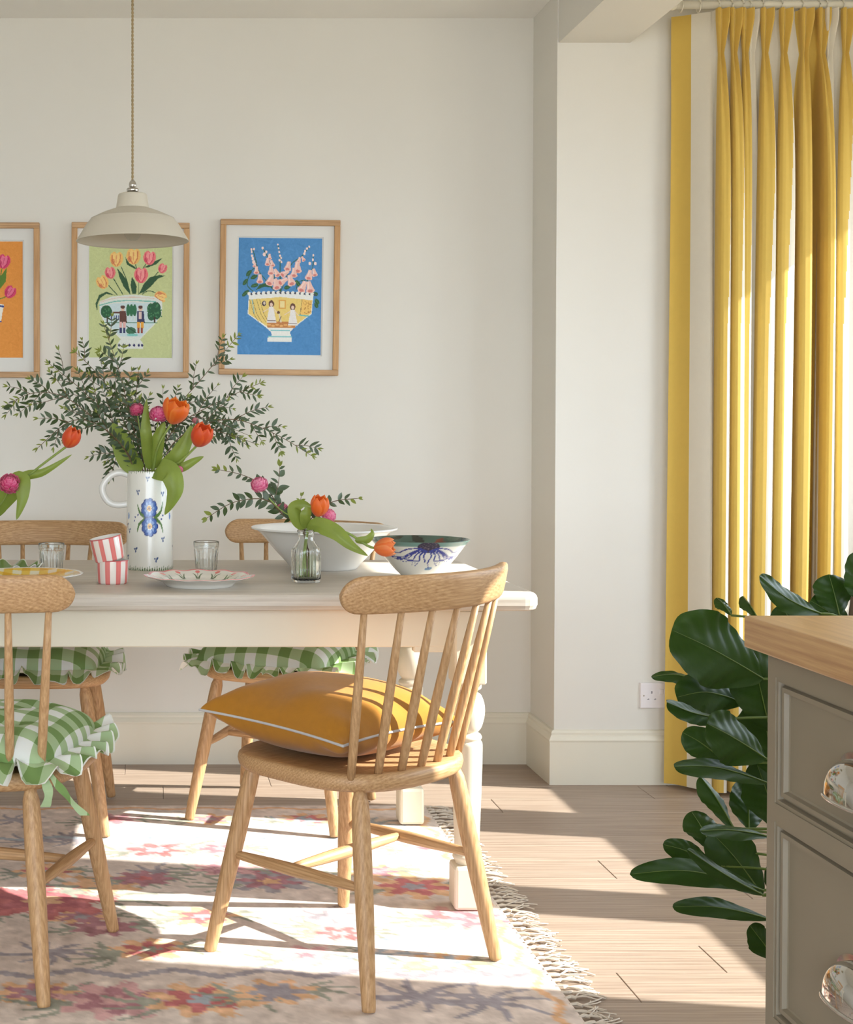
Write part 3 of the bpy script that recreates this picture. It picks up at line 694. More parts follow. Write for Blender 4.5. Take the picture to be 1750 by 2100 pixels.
def art_mid():
    W, H = 340, 480; c = Canvas(W, H, (198, 206, 148))
    for i in range(200):
        x, y, a = c.rs.rand() * W, c.rs.rand() * H, c.rs.rand() * 3; q = c.rs.randint(-9, 9)
        c.line([(x, y), (x + 40 * math.cos(a), y + 40 * math.sin(a))], 9, (198 + q, 206 + q, 148 + q), .5)
    X = lambda px: (px - 282) / (1425 - 282) * W; Y = lambda py: (py + 10) / (1625 + 10) * H
    G = (46, 84, 54)
    for s in ([(550, 630), (670, 760)], [(620, 540), (745, 750)], [(720, 370), (800, 560), (845, 745)], [(910, 310), (940, 420)], [(1060, 330), (1020, 400), (960, 560)], [(1230, 440), (1100, 590), (970, 740)], [(965, 580), (965, 745)], [(1015, 745), (1100, 700), (1190, 725)]):
        c.line(curve2([(X(a), Y(b)) for a, b in s]), 3.4, G)
    for s in ([(665, 390), (700, 520), (760, 650), (840, 745), (845, 700), (800, 560), (730, 460)], [(870, 510), (850, 620), (875, 745), (930, 740), (935, 640), (905, 560)], [(970, 740), (1030, 610), (1120, 510), (1250, 480), (1330, 490), (1230, 530), (1130, 640), (1040, 720)], [(775, 235), (800, 340), (930, 410), (910, 370), (830, 320)], [(1035, 380), (1160, 300), (1290, 245), (1210, 330), (1100, 375)], [(395, 1000), (370, 880), (420, 760), (520, 715), (640, 765), (520, 745), (440, 800), (400, 880)]):
        c.poly([(X(a), Y(b)) for a, b in s], G)
    YE, PKK = ((238, 190, 110), (206, 110, 74), (246, 214, 140)), ((232, 120, 124), (204, 58, 84), (246, 176, 172))
    for (x, y, s, a, k) in ((655, 265, 29, 0, YE), (890, 225, 31, 0, YE), (1110, 245, 27, .1, PKK), (570, 455, 23, -.2, PKK), (465, 585, 26, -.5, YE), (995, 485, 30, 0, PKK), (1290, 390, 19, .4, PKK), (1265, 780, 24, 1.9, YE)): tulip2d(c, X(x), Y(y), s, a, *k)
    Wt = (222, 226, 218)
    c.poly([(X(a), Y(b)) for a, b in ((425, 850), (600, 780), (880, 750), (1180, 780), (1290, 850), (1280, 1040), (1180, 1170), (985, 1370), (1030, 1430), (1030, 1500), (680, 1500), (680, 1430), (720, 1370), (500, 1150), (430, 1010))], Wt)
    c.poly([(X(a), Y(b)) for a, b in ((430, 930), (600, 880), (880, 860), (1180, 875), (1275, 920), (1270, 1040), (1170, 1160), (1000, 1330), (720, 1330), (510, 1140))], (202, 220, 222))
    c.line(curve2([(X(425), Y(905)), (X(640), Y(850)), (X(880), Y(835)), (X(1200), Y(850))]), 4.5, (120, 190, 176)); c.line(curve2([(X(430), Y(860)), (X(640), Y(805)), (X(880), Y(790)), (X(1180), Y(805))]), 2, (226, 186, 166))
    for (x, y, rx, ry) in ((520, 990, 23, 26), (1130, 940, 14, 20), (1200, 930, 20, 22), (1215, 1010, 18, 24), (1140, 1030, 16, 24)):
        c.ell(X(x), Y(y), rx, ry, (40, 92, 60))
        for k in range(8): c.ell(X(x) + c.rs.randn() * rx * .4, Y(y) + c.rs.randn() * ry * .4, 3, 3, (70, 130, 84))
    for x in (820, 865, 910): c.ell(X(x), Y(970), 8, 25, (46, 110, 74)); c.line([(X(x), Y(1050)), (X(x), Y(1110))], 2, Wt)
    c.rect(X(525), Y(1060), X(540), Y(1140), (70, 50, 40)); c.rect(X(1175), Y(1060), X(1195), Y(1140), (70, 50, 40)); c.line([(X(500), Y(1140)), (X(1220), Y(1140))], 4, (70, 130, 100))
    for x in (590, 625, 660, 690): c.line([(X(x), Y(1045)), (X(x), Y(1100))], 4, (50, 60, 130))
    for (x, coat, leg, boot) in ((745, (98, 60, 50), (226, 178, 172), (50, 56, 100)), (990, (54, 56, 94), (232, 166, 60), (150, 70, 50))):
        c.ell(X(x), Y(945), 8, 11, (224, 190, 170)); c.ell(X(x), Y(925), 9, 7, (92, 58, 50)); c.poly([(X(x - 45), Y(980)), (X(x + 45), Y(980)), (X(x + 60), Y(1140)), (X(x - 45), Y(1140))], coat)
        for d in (-24, 24): c.rect(X(x + d - 20), Y(1130), X(x + d + 18), Y(1215), leg); c.rect(X(x + d - 16), Y(1210), X(x + d + 14), Y(1285), boot)
    c.line([(X(745), Y(1000)), (X(615), Y(1000))], 7, (98, 60, 50)); c.rect(X(970), Y(990), X(1005), Y(1090), (222, 196, 186))
    c.ell(X(860), Y(1250), 20, 14, (60, 110, 80)); c.line([(X(800), Y(1190)), (X(930), Y(1280))], 4, (40, 80, 60)); c.ell(X(880), Y(1310), 24, 5, (130, 200, 190))
    for x in (700, 760, 840, 905, 970, 1015): c.ell(X(x), Y(1452), 5, 5.5, (46, 46, 96))
    c.grain(1.2, 4); return c
def art_left():
    W, H = 340, 480; c = Canvas(W, H, (228, 148, 62))
    for i in range(160):
        x, y, a = c.rs.rand() * W, c.rs.rand() * H, c.rs.rand() * 3; q = c.rs.randint(-9, 9); c.line([(x, y), (x + 40 * math.cos(a), y + 40 * math.sin(a))], 9, (228 + q, 148 + q, 62 + q), .5)
    G = (92, 128, 44); K = ((216, 60, 108), (180, 34, 84), (238, 150, 170))
    for s in ([(150, 250), (230, 190), (255, 110)], [(150, 250), (250, 235), (285, 215)], [(160, 250), (120, 150), (110, 90)], [(170, 250), (180, 140), (180, 60)]): c.line(curve2(s), 4, G)
    c.poly([(150, 250), (210, 200), (275, 105), (270, 165), (220, 230)], G); c.poly([(160, 250), (90, 200), (60, 120), (120, 180)], G)
    for (x, y, s, a) in ((262, 82, 28, .2), (288, 208, 25, .5), (108, 80, 27, -.2), (180, 50, 27, 0)): tulip2d(c, x, y, s, a, *K)
    c.poly([(70, 260), (170, 246), (262, 260), (250, 330), (200, 390), (235, 430), (110, 430), (140, 390), (90, 330)], (236, 232, 222)); c.line([(72, 268), (170, 254), (260, 268)], 8, (60, 74, 140)); c.line([(90, 330), (250, 330)], 5, (60, 74, 140)); c.ell(170, 300, 30, 18, (210, 100, 110))
    c.grain(1.2, 4); return c
def picture(x0, y0, x1, y1, art, ar, label, roll):
    """frame corners and art corners in photo pixels, on the back wall"""
    Yf = D - 0.024; a = P(x0, y0, Yf); b = P(x1, y1, Yf); w, h = b.x - a.x, a.z - b.z; c = Vector(((a.x + b.x) / 2, D - 0.001, (a.z + b.z) / 2))
    t = thing('framed_picture', label, 'picture', c, 0, 'framed flower prints on the wall'); t.rotation_euler = (0, roll, 0)
    fw = 0.0185; hx, hz = w / 2, h / 2
    for (X0, X1, Z0, Z1, nm) in ((-hx, hx, hz - fw, hz, 0), (-hx, hx, -hz, -hz + fw, 0), (-hx, -hx + fw, -hz + fw, hz - fw, 1), (hx - fw, hx, -hz + fw, hz - fw, 1)):
        mesh('frame_rail' if nm == 0 else 'frame_stile', *bevel_box(X0, X1, -0.024, 0, Z0, Z1, 0.0015, 1), OAKX if nm == 0 else FRAMEW, t, False)
    u0, v0 = (ar[0] - x0) / (x1 - x0), (ar[1] - y0) / (y1 - y0); u1, v1 = (ar[2] - x0) / (x1 - x0), (ar[3] - y0) / (y1 - y0)
    ax0, ax1, az1, az0 = -hx + u0 * w, -hx + u1 * w, hz - v0 * h, hz - v1 * h; e = 0.004
    m = [boxvf(-hx + fw, hx - fw, -0.013, -0.0105, az1 + e, hz - fw), boxvf(-hx + fw, hx - fw, -0.013, -0.0105, -hz + fw, az0 - e), boxvf(-hx + fw, ax0 - e, -0.013, -0.0105, az0 - e, az1 + e), boxvf(ax1 + e, hx - fw, -0.013, -0.0105, az0 - e, az1 + e)]
    mesh('mount', *join(*m), MATB, t, False); mesh('backing_paper', *boxvf(-hx + fw, hx - fw, -0.009, -0.001, -hz + fw, hz - fw), MATB, t, False)
    nu, nv = 200, 284; U, Vv = np.meshgrid(np.linspace(0, 1, nu), np.linspace(0, 1, nv))
    verts = np.stack([ax0 + U * (ax1 - ax0), np.full_like(U, -0.0093), az1 + Vv * (az0 - az1)], -1).reshape(-1, 3)
    mesh('print', verts.tolist(), grid_faces(nv, nu), VC_PRINT, t, False, art.sample(U.ravel(), Vv.ravel()))
picture(451, 450, 696, 769, art_right(), (489, 487, 660, 727), 'framed print of pink foxgloves in a footed bowl on blue', 0.012)
picture(146, 456, 388, 774, art_mid(), (182, 489, 353, 733), 'framed print of striped tulips in a bowl on pale green', 0.006)
picture(-163, 456, 81, 774, art_left(), (-125, 494, 46, 733), 'framed print of pink tulips on orange', 0.0)

# ================================================================== PENDANT LAMP
lp = P(272, 490, 3.52)
lamp = thing('pendant_lamp', 'stone-coloured pendant lamp on twisted flax cord above the table', 'lamp', (lp.x, lp.y, lp.z))
s = 3.52 / FPX
prof_o = [(0.026, 0.1140), (0.0335, 0.1125), (0.0365, 0.1085), (0.0385, 0.096), (0.0415, 0.079), (0.0425, 0.0765), (0.048, 0.0745), (0.075, 0.0645), (0.103, 0.0510), (0.1045, 0.0495), (0.117, 0.034), (0.130, 0.013), (0.1395, -0.002), (0.1415, -0.006)]
prof_i = [(0.1400, -0.0065), (0.1285, 0.0115), (0.1155, 0.0325), (0.102, 0.0485), (0.074, 0.062), (0.040, 0.073), (0.036, 0.095), (0.025, 0.110)]
mesh('shade', *lathe(smoothprof(prof_o, 3) + smoothprof(prof_i, 3), 72), SHADE, lamp)
mesh('cord_grip', *lathe(smoothprof([(0.0, 0.1275), (0.014, 0.1265), (0.015, 0.119), (0.011, 0.113)][::-1] + [(0.0075, 0.129), (0.0095, 0.134), (0.0085, 0.141), (0.005, 0.146), (0.0028, 0.148)], 3), 24), CHROME, lamp)
zc = HC - lp.z; st = []
for ph in (0, PI):
    st.append(tube([(0.0016 * math.cos(z * 330 + ph), 0.0016 * math.sin(z * 330 + ph), 0.146 + z) for z in np.linspace(0, zc - 0.15, 420)], 0.0019, 5))
mesh('cord', *join(*st), CORDM, lamp)
mesh('ceiling_rose', *lathe([(0.0, zc - 0.03), (0.03, zc - 0.03), (0.042, zc - 0.015), (0.045, zc - 0.0005)], 32), SHADE, lamp)
bulb = mesh('bulb', *lathe(smoothprof([(0.0001, -0.004), (0.012, -0.002), (0.0205, 0.010), (0.021, 0.022), (0.014, 0.042), (0.011, 0.055)], 4), 28), GLASS, lamp)
mesh('lamp_holder', *lathe([(0.0, 0.05), (0.015, 0.05), (0.016, 0.11), (0.0, 0.11)], 20), SHADE, lamp)
mesh('filament', *tube([(0.006 * math.cos(k), 0.006 * math.sin(k), 0.02 + 0.001 * (k % 3)) for k in range(7)], 0.0006, 4), CORDM, bulb)

# ================================================================== CROCKERY ON THE TABLE
def lathe_painted(prof, n, canvas_fn):
    """canvas_fn(theta 0..1, s 0..1 arrays)-> colours ; theta .5 faces -Y"""
    V, F = lathe(prof, n); m = len(prof); ds = [0]
    for i in range(1, m): ds.append(ds[-1] + math.dist(prof[i], prof[i - 1]))
    ss = np.array(ds) / ds[-1]; th = (np.arange(n) / n - 0.25) % 1.0     # angle -90deg -> theta .5
    TH, SS = np.meshgrid(th, ss, indexing='ij'); TH = (TH) % 1.0
    return V, F, canvas_fn(TH.ravel(), SS.ravel())
def dense(prof, k): return smoothprof(prof, k)
# --- jug
jp = PF(307, 1166, T)
jug = thing('flower_jug', 'tall white handled jug painted with blue flowers', 'jug', (jp.x, jp.y, T))
JH = 0.258
cj = Canvas(900, 540, (232, 230, 220))            # full turn x height (v=0 top)
jx = lambda px: 450 + (px - 1070) / 165.0 * 143.0 if abs(px - 1070) < 165 else 450   # zoom crop px -> canvas
def jX(px): return 450 + math.asin(max(-1, min(1, (px - 1070) / 168.0))) / (2 * PI) * 900
def jY(py): return (py - 1160) / (1885 - 1160) * 540
for k in range(60): x = k * 15; cj.poly([(x - 4.5, 0), (x + 4.5, 0), (x, 24)], (86, 116, 62)); cj.poly([(x - 5, 540), (x + 5, 540), (x, 512)], (86, 116, 62))
BD, BM, BL = (44, 66, 130), (70, 106, 176), (142, 170, 214)
def dotcluster(x, y): 
    for dx, dy in ((-7, -5), (7, -7), (0, 8)): cj.ell(x + dx, y + dy, 5, 7, (60, 84, 130), dx * 0.1)
def jflower(x, y, r):
    for k in range(9): a = 2 * PI * k / 9; cj.ell(x + r * .66 * math.cos(a), y + r * .72 * math.sin(a), r * .36, r * .36, BD)
    for k in range(9): a = 2 * PI * k / 9; cj.ell(x + r * .62 * math.cos(a), y + r * .66 * math.sin(a), r * .28, r * .30, BM); cj.ell(x + r * .5 * math.cos(a), y + r * .54 * math.sin(a), r * .14, r * .18, BL)
    cj.ell(x, y, r * .26, r * .28, (226, 168, 52)); cj.ell(x, y, r * .12, r * .13, (120, 70, 40))
for base in (0, 450, -450, 900 - 225, 225):
    for (x, y) in ((1055, 1225), (985, 1322), (1165, 1335), (925, 1600), (1165, 1660), (970, 1735), (1115, 1805)):
        if base in (0,): dotcluster(jX(x), jY(y))
    if base in (675, 225, 450):
        for (dx, dy) in ((0, 60), (-60, 190), (50, 300), (-30, 420), (60, 470)): dotcluster((450 + base + dx) % 900, dy)
for (pts) in (([(1040, 1500), (1000, 1470), (980, 1410)]), ([(1110, 1500), (1150, 1460), (1165, 1390)]), ([(1040, 1515), (995, 1550), (980, 1610)]), ([(1110, 1510), (1150, 1550), (1165, 1610)])):
    cj.line(curve2([(jX(a), jY(b)) for a, b in pts]), 22, (84, 120, 56), 1, 4)
for (x, y) in ((965, 1500), (985, 1485), (1165, 1490), (1185, 1475), (1155, 1515), (960, 1525)): cj.ell(jX(x), jY(y), 5, 6, BD)
for px in (918, 1215): cj.ell(jX(px), jY(1495), 10, 20, (130, 160, 210)); cj.ell(jX(px), jY(1500), 4, 9, BM)
jflower(jX(1066), jY(1437), 52); jflower(jX(1070), jY(1566), 52)
jprof = [(0.0605, 0.0), (0.062, 0.004)] + [(0.062 - 0.0035 * q, 0.004 + (JH - 0.006) * q) for q in np.linspace(0.01, 1, 110)] + [(0.0575, JH), (0.0545, JH - 0.002)]
def jugcol(th, s):
    V, F = None, None; return cj.sample(th, 1 - np.clip(s, 0, 1))
V, F, C = lathe_painted(jprof, 260, jugcol)
mesh('body', V, F, VC_CER, jug, True, C)
mesh('inner_wall', *lathe([(0.0545, JH - 0.002), (0.055, 0.012), (0.0, 0.010)], 48), WHITE, jug)
mesh('base', *lathe([(0.0605, 0.0), (0.0, 0.001)], 48), WHITE, jug)
hp = spline([(-0.055, 0.006, JH - 0.012), (-0.075, 0.006, JH - 0.006), (-0.100, 0.006, JH - 0.012), (-0.122, 0.006, JH - 0.038), (-0.122, 0.006, JH - 0.062), (-0.108, 0.006, JH - 0.083), (-0.085, 0.006, JH - 0.091), (-0.058, 0.006, JH - 0.088)], 5)
mesh('handle', *tube(hp, 0.0088, 12), WHITE, jug)

# --- white bowl
wb = PF(655, 1158, T); wb = Vector((wb.x, 3.68, T))
bowl = thing('serving_bowl', 'large plain white flared bowl on the table', 'bowl', wb)
po = smoothprof([(0.0, 0.003), (0.080, 0.003), (0.083, 0.0), (0.088, 0.003), (0.100, 0.018), (0.130, 0.050), (0.160, 0.086), (0.176, 0.1005), (0.1895, 0.1045), (0.191, 0.107), (0.1895, 0.1095), (0.174, 0.1055), (0.157, 0.091), (0.126, 0.056), (0.094, 0.022), (0.07, 0.012), (0.0, 0.010)], 4)
mesh('bowl_body', *lathe(po, 80), WHITE, bowl)
# --- octopus bowl
ob = PF(852, 1180, T); ob = Vector((ob.x, 3.44, T))
cb = Canvas(1200, 300, (234, 231, 220))
cxo = 600; cb.rect(0, 268, 1200, 300, (110, 146, 136)); cb.rect(0, 262, 1200, 270, (150, 170, 160))
cb.ell(cxo, 262, 46, 44, (52, 44, 66)); 
for k in range(60): cb.ell(cxo + cb.rs.randn() * 26, 262 + cb.rs.randn() * 18, 2.2, 2.2, (112, 96, 110))
for k in range(10):
    a = -1.0 + 2.0 * k / 9; x0, y0 = cxo + 36 * math.sin(a * 1.2), 232 + 20 * abs(a)
    L = 1.0; sx = math.copysign(1, a); pts = [(x0, y0), (x0 + 40 * a + sx * 10, y0 - 40), (x0 + 110 * a - sx * 8, y0 - 70 - 20 * (1 - abs(a))), (x0 + 170 * a + sx * 20, y0 - 95 + 40 * abs(a)), (x0 + 215 * a + sx * 36, y0 - 70 + 44 * abs(a) - 60 * (1 - abs(a)))]
    cb.line(curve2(pts, 8), 9, (54, 66, 148), 1, 4)
    e = pts[-1]; cb.line(curve2([e, (e[0] + sx * 22, e[1] + 12), (e[0] + sx * 10, e[1] + 28), (e[0] - sx * 8, e[1] + 18)], 6), 4, (54, 66, 148), 1, 2)
for sx in (-1, 1):
    cb.line(curve2([(cxo + sx * 40, 255), (cxo + sx * 90, 245), (cxo + sx * 140, 215), (cxo + sx * 190, 240), (cxo + sx * 230, 250)]), 9, (58, 56, 140), 1, 5); cb.line(curve2([(cxo + sx * 36, 240), (cxo + sx * 100, 190), (cxo + sx * 150, 160), (cxo + sx * 200, 185)]), 8, (58, 62, 146), 1, 4)
cb.ell(cxo + 20, 92, 26, 13, (110, 146, 180), .2); cb.line([(cxo + 6, 140), (cxo + 20, 95)], 5, (58, 62, 146))
for k in range(9): cb.ell((cxo + 330 + 70 * k) % 1200, 150 + 40 * (k % 3), 30, 12, (120, 150, 190), .4 * k); cb.line(curve2([((cxo + 300 + 70 * k), 230), (cxo + 330 + 70 * k, 180), (cxo + 300 + 70 * k, 120)]), 7, (58, 62, 146), 1, 3)
ci = Canvas(600, 300, (66, 88, 76))
for k in range(70): ci.ell(ci.rs.rand() * 600, ci.rs.rand() * 300, 18 + 20 * ci.rs.rand(), 8 + 10 * ci.rs.rand(), [(40, 46, 36), (112, 60, 44), (86, 108, 92), (58, 74, 60), (120, 132, 110)][k % 5], ci.rs.rand() * 3)
octo = thing('painted_bowl', 'flared white bowl painted with a dark blue octopus, dark inside', 'bowl', ob)
oprof = smoothprof([(0.042, 0.0), (0.044, 0.004), (0.047, 0.008), (0.065, 0.026), (0.092, 0.058), (0.112, 0.085), (0.1205, 0.0945), (0.1212, 0.096)], 14)
V, F, C = lathe_painted(oprof, 300, lambda th, s: cb.sample(th, s)); mesh('outside', V, F, VC_CER, octo, True, C)
iprof = smoothprof([(0.1212, 0.096), (0.1190, 0.0955), (0.108, 0.084), (0.088, 0.060), (0.06, 0.030), (0.03, 0.014), (0.0, 0.011)], 10)
V, F, C = lathe_painted(iprof, 160, lambda th, s: ci.sample(th, s)); mesh('inside', V, F, VC_CER, octo, True, C)
mesh('foot', *lathe([(0.042, 0.0), (0.036, 0.0), (0.035, 0.006), (0.0, 0.006)], 48), WHITE, octo)

# --- tulip plate with wavy pink rim
tp = Vector((PF(405, 1190, T).x, 3.262, T))
plate = thing('dinner_plate', 'white wavy-rimmed plate with pink edge and painted tulips', 'plate', tp)
def plate_mesh(R, H, foot, rows, colfn, n=220, wavy=0.0, nw=12, rimz=0.0, bottom=None):
    V = []; C = []
    for i in range(n):
        a = 2 * PI * i / n
        for j, (r, z) in enumerate(rows):
            f = (r / R); w = 1 + wavy * max(0, f - 0.6) / 0.4 * math.cos(nw * a); V.append((r * w * math.cos(a), r * w * math.sin(a), z + rimz * max(0, f - .6) / .4 * math.cos(nw * a))); C.append(colfn(a, f, j))
    return V, grid_faces(n, len(rows), True, False), np.array(C, float)
top_rows = smoothprof([(0.0, 0.008), (0.06, 0.0085), (0.08, 0.010), (0.092, 0.016), (0.11, 0.0215), (0.127, 0.0255)], 10); bot_rows = smoothprof([(0.127, 0.0255), (0.126, 0.0235), (0.108, 0.0185), (0.088, 0.010), (0.078, 0.001), (0.074, 0.0), (0.071, 0.003), (0.0, 0.003)], 5)
def tulip_col(a, f, j):
    base = (236, 232, 220)
    if f > 0.955: return (224, 110, 112)
    q = (a / (2 * PI) * 14) % 1.0 - 0.5; 
    if 0.55 < f < 0.80:
        g = (f - 0.55) / 0.25
        if abs(abs(q) - 0.05 - 0.22 * g * g) < 0.05 * (1.2 - g) + 0.012: return (70, 100, 60)
        if abs(q) < 0.02: return (84, 110, 70)
    if 0.80 <= f < 0.92 and abs(q) < 0.14 * (1 - abs(f - .86) / .06 * .6): return (226, 96, 92)
    return base
mesh('plate_top', *(lambda r: (r[0], r[1], VC_CER, plate, True, r[2]))(plate_mesh(0.127, 0.02, 0, top_rows, tulip_col, 420, 0.022, 12, 0.0012)))
mesh('plate_underside', *(lambda r: (r[0], r[1], VC_CER, plate, True, r[2]))(plate_mesh(0.127, 0.02, 0, bot_rows, lambda a, f, j: (224, 110, 112) if j < 3 else (234, 231, 222), 160, 0.022, 12, 0.0012)))
# --- yellow check footed plate
yp = Vector(((55 - PX) / FPX * 3.21, 3.205, T))
ypl = thing('footed_plate', 'white footed plate with yellow check glaze inside', 'plate', yp)
yrows = smoothprof([(0.0, 0.0185), (0.05, 0.019), (0.08, 0.0225), (0.105, 0.030), (0.124, 0.036), (0.128, 0.0365)], 10); yb = smoothprof([(0.128, 0.0365), (0.127, 0.034), (0.105, 0.026), (0.08, 0.018), (0.060, 0.010), (0.057, 0.0), (0.053, 0.0), (0.052, 0.008), (0.0, 0.008)], 5)
def ycol(a, f, j):
    if f > 0.955: return (240, 236, 226)
    x, y = f * 0.128 * math.cos(a), f * 0.128 * math.sin(a); p = (math.floor(x / 0.021) % 2, math.floor(y / 0.021) % 2)
    return {0: (240, 232, 206), 1: (238, 196, 84), 2: (226, 168, 40)}[p[0] + p[1]]
mesh('plate_top', *(lambda r: (r[0], r[1], VC_CER, ypl, True, r[2]))(plate_mesh(0.128, 0, 0, yrows, ycol, 320)))
mesh('plate_underside', *(lambda r: (r[0], r[1], WHITE, ypl, True))(plate_mesh(0.128, 0, 0, yb, ycol, 96)))
# --- green cabbage-leaf plate
gp = Vector((PF(28, 1165, T).x, 3.44, T))
gpl = thing('leaf_plate', 'green frilled leaf-shaped plate with pale edge', 'plate', gp)
grow = smoothprof([(0.0, 0.006), (0.04, 0.009), (0.07, 0.022), (0.09, 0.031)], 8); gb = smoothprof([(0.09, 0.031), (0.089, 0.028), (0.07, 0.018), (0.045, 0.0), (0.0, 0.001)], 4)
def gcol(a, f, j):
    if f > 0.965: return (226, 228, 210)
    v = abs((a / (2 * PI) * 11) % 1 - .5); return (150, 166, 110) if v < 0.03 else (96 + 20 * v, 124 + 16 * v, 64)
mesh('plate_top', *(lambda r: (r[0], r[1], VC_CER, gpl, True, r[2]))(plate_mesh(0.09, 0, 0, grow, gcol, 220, 0.06, 11, 0.008)))
mesh('plate_underside', *(lambda r: (r[0], r[1], WHITE, gpl, True))(plate_mesh(0.09, 0, 0, gb, gcol, 110, 0.06, 11, 0.008)))
# --- striped cups
def cup(label, loc, rot, ph):
    t = thing('striped_cup', label, 'cup', loc, 0, 'striped cups'); t.rotation_euler = rot
    pr = [(0.033, 0.0), (0.0355, 0.002)] + [(0.0362 + 0.0022 * math.sin(q * 1.6), 0.003 + 0.052 * q) for q in np.linspace(0, 1, 24)] + [(0.0375, 0.0565)]
    def cc(th, s):
        q = (th * 9 + ph) % 1.0; c = np.tile(np.array((236, 226, 216), float), (len(th), 1)); m = q < 0.42; c[m] = (224, 116, 112); c[(q > .08) & (q < .34)] = (228, 128, 122); c[s > 0.965] = (190, 84, 84); return c
    V, F, C = lathe_painted(pr, 180, cc); mesh('outside', V, F, VC_CER, t, True, C)
    mesh('inside', *lathe([(0.0375, 0.0565), (0.0350, 0.0560), (0.0335, 0.01), (0.0, 0.006)], 48), WHITE, t); mesh('base', *lathe([(0.033, 0.0), (0.0, 0.001)], 40), WHITE, t)
c1 = PF(231, 1194, T); c1 = Vector((c1.x, 3.315, T))
cup('red and white striped cup standing upright under another', c1, (0, 0, 0), 0.12)
cup('red and white striped cup tilted on top of its twin', c1 + Vector((-0.006, 0, 0.0555)), (0.02, -0.20, 0.1), 0.30)
# --- tumblers
def tumbler(label, loc):
    t = thing('glass_tumbler', label, 'glass', loc, 0.1, 'fluted glass tumblers'); m_out = 0
    def wob(a, j, r, z):
        k = 0.028 if j < m_out and 0.006 < z < 0.062 and r > 0.02 else 0; return r * (1 + k * math.cos(18 * a)), z
    pr = smoothprof([(0.0, 0.0), (0.024, 0.0), (0.0262, 0.003), (0.028, 0.030), (0.031, 0.063), (0.0318, 0.066), (0.0328, 0.0805)], 5); m_out = len(pr)
    pr = pr + smoothprof([(0.0315, 0.0810), (0.0295, 0.066), (0.0245, 0.015), (0.021, 0.010), (0.0, 0.009)], 4); mesh('tumbler_body', *lathe(pr, 144, wob), RGLASS, t)
tumbler('clear fluted tumbler behind the tulip plate', Vector((PF(418, 1162, T).x, 3.56, T)))
tumbler('clear fluted tumbler beside the green leaf plate', Vector((PF(115, 1166, T).x, 3.50, T)))
# --- ribbed glass bottles
def bottle(label, loc):
    t = thing('bottle_vase', label, 'vase', loc, 0.15, 'ribbed glass bottle vases')
    rows = smoothprof([(0.029, 0.0), (0.0318, 0.004), (0.0322, 0.03), (0.0322, 0.072), (0.030, 0.082), (0.022, 0.096), (0.0185, 0.104), (0.0185, 0.116), (0.0212, 0.119), (0.0212, 0.124), (0.0195, 0.126)], 4); rows = [(0.0, 0.0)] + rows; m_out = len(rows)
    rows = rows + smoothprof([(0.0180, 0.1255), (0.0155, 0.118), (0.0155, 0.104), (0.0190, 0.095), (0.027, 0.081), (0.0288, 0.071), (0.0288, 0.03), (0.0275, 0.008), (0.0, 0.0065)], 3)
    V = []; n = 120
    for i in range(n):
        a = 2 * PI * i / n
        for j, (r, z) in enumerate(rows):
            sq = min(1, max(0, (0.1 - z) / 0.03)); e = 1 - 0.45 * sq; c_, s_ = math.cos(a), math.sin(a); k = (abs(c_) ** (2 / e) + abs(s_) ** (2 / e)) ** (-e / 2)
            rib = 1 + 0.022 * math.cos(26 * a) * (1 if 0.005 < z < 0.08 and j < m_out else 0); V.append((r * k * rib * c_, r * k * rib * s_, z))
    F = grid_faces(n, len(rows), True, False); mesh('glass', V, F, RGLASS, t)
    mesh('water', *lathe([(0.0, 0.009), (0.024, 0.009), (0.0265, 0.014), (0.0268, 0.064), (0.0, 0.064)], 40), WATER, t); return t
vb = Vector((PF(622, 1188, T).x, 3.345, T)); bottle('ribbed glass bottle vase in front of the big white bowl', vb)
vl = Vector((PF(-19, 1160, T).x, 3.60, T)); bottle('ribbed glass bottle vase behind the green leaf plate', vl)

# ================================================================== CUT FLOWERS
def leaf_proto(w, name, fold=0.12, bend=0.10):
    V = []; m = 6
    for i in range(m + 1):
        t = i / m; hw = w * math.sin(PI * t ** 0.85) ** 0.9 if 0 < t < 1 else 0.004
        z = -bend * t * t
        V += [(t, -hw, z + fold * hw), (t, 0, z), (t, hw, z + fold * hw)]
    me = bpy.data.meshes.new(name); me.from_pydata(V, [], grid_faces(m + 1, 3)); me.polygons.foreach_set('use_smooth', [True] * len(me.polygons)); return me
LEAFM = []
for mt in (EUCL, EUCD, EUCY):
    for w in (0.15, 0.19):
        me = leaf_proto(w, 'leaf'); me.materials.append(mt); LEAFM.append(me)
LEAFR = []
for mt in (EUCL, EUCD, EUCY):
    me = leaf_proto(0.24, 'leaf', 0.2, 0.15); me.materials.append(mt); LEAFR.append(me)
def orient(direction, up_hint):
    x = direction.normalized(); z = up_hint - x * up_hint.dot(x)
    z = z.normalized() if z.length > 1e-4 else x.orthogonal().normalized(); y = z.cross(x)
    return Matrix((x, y, z)).transposed().to_quaternion()
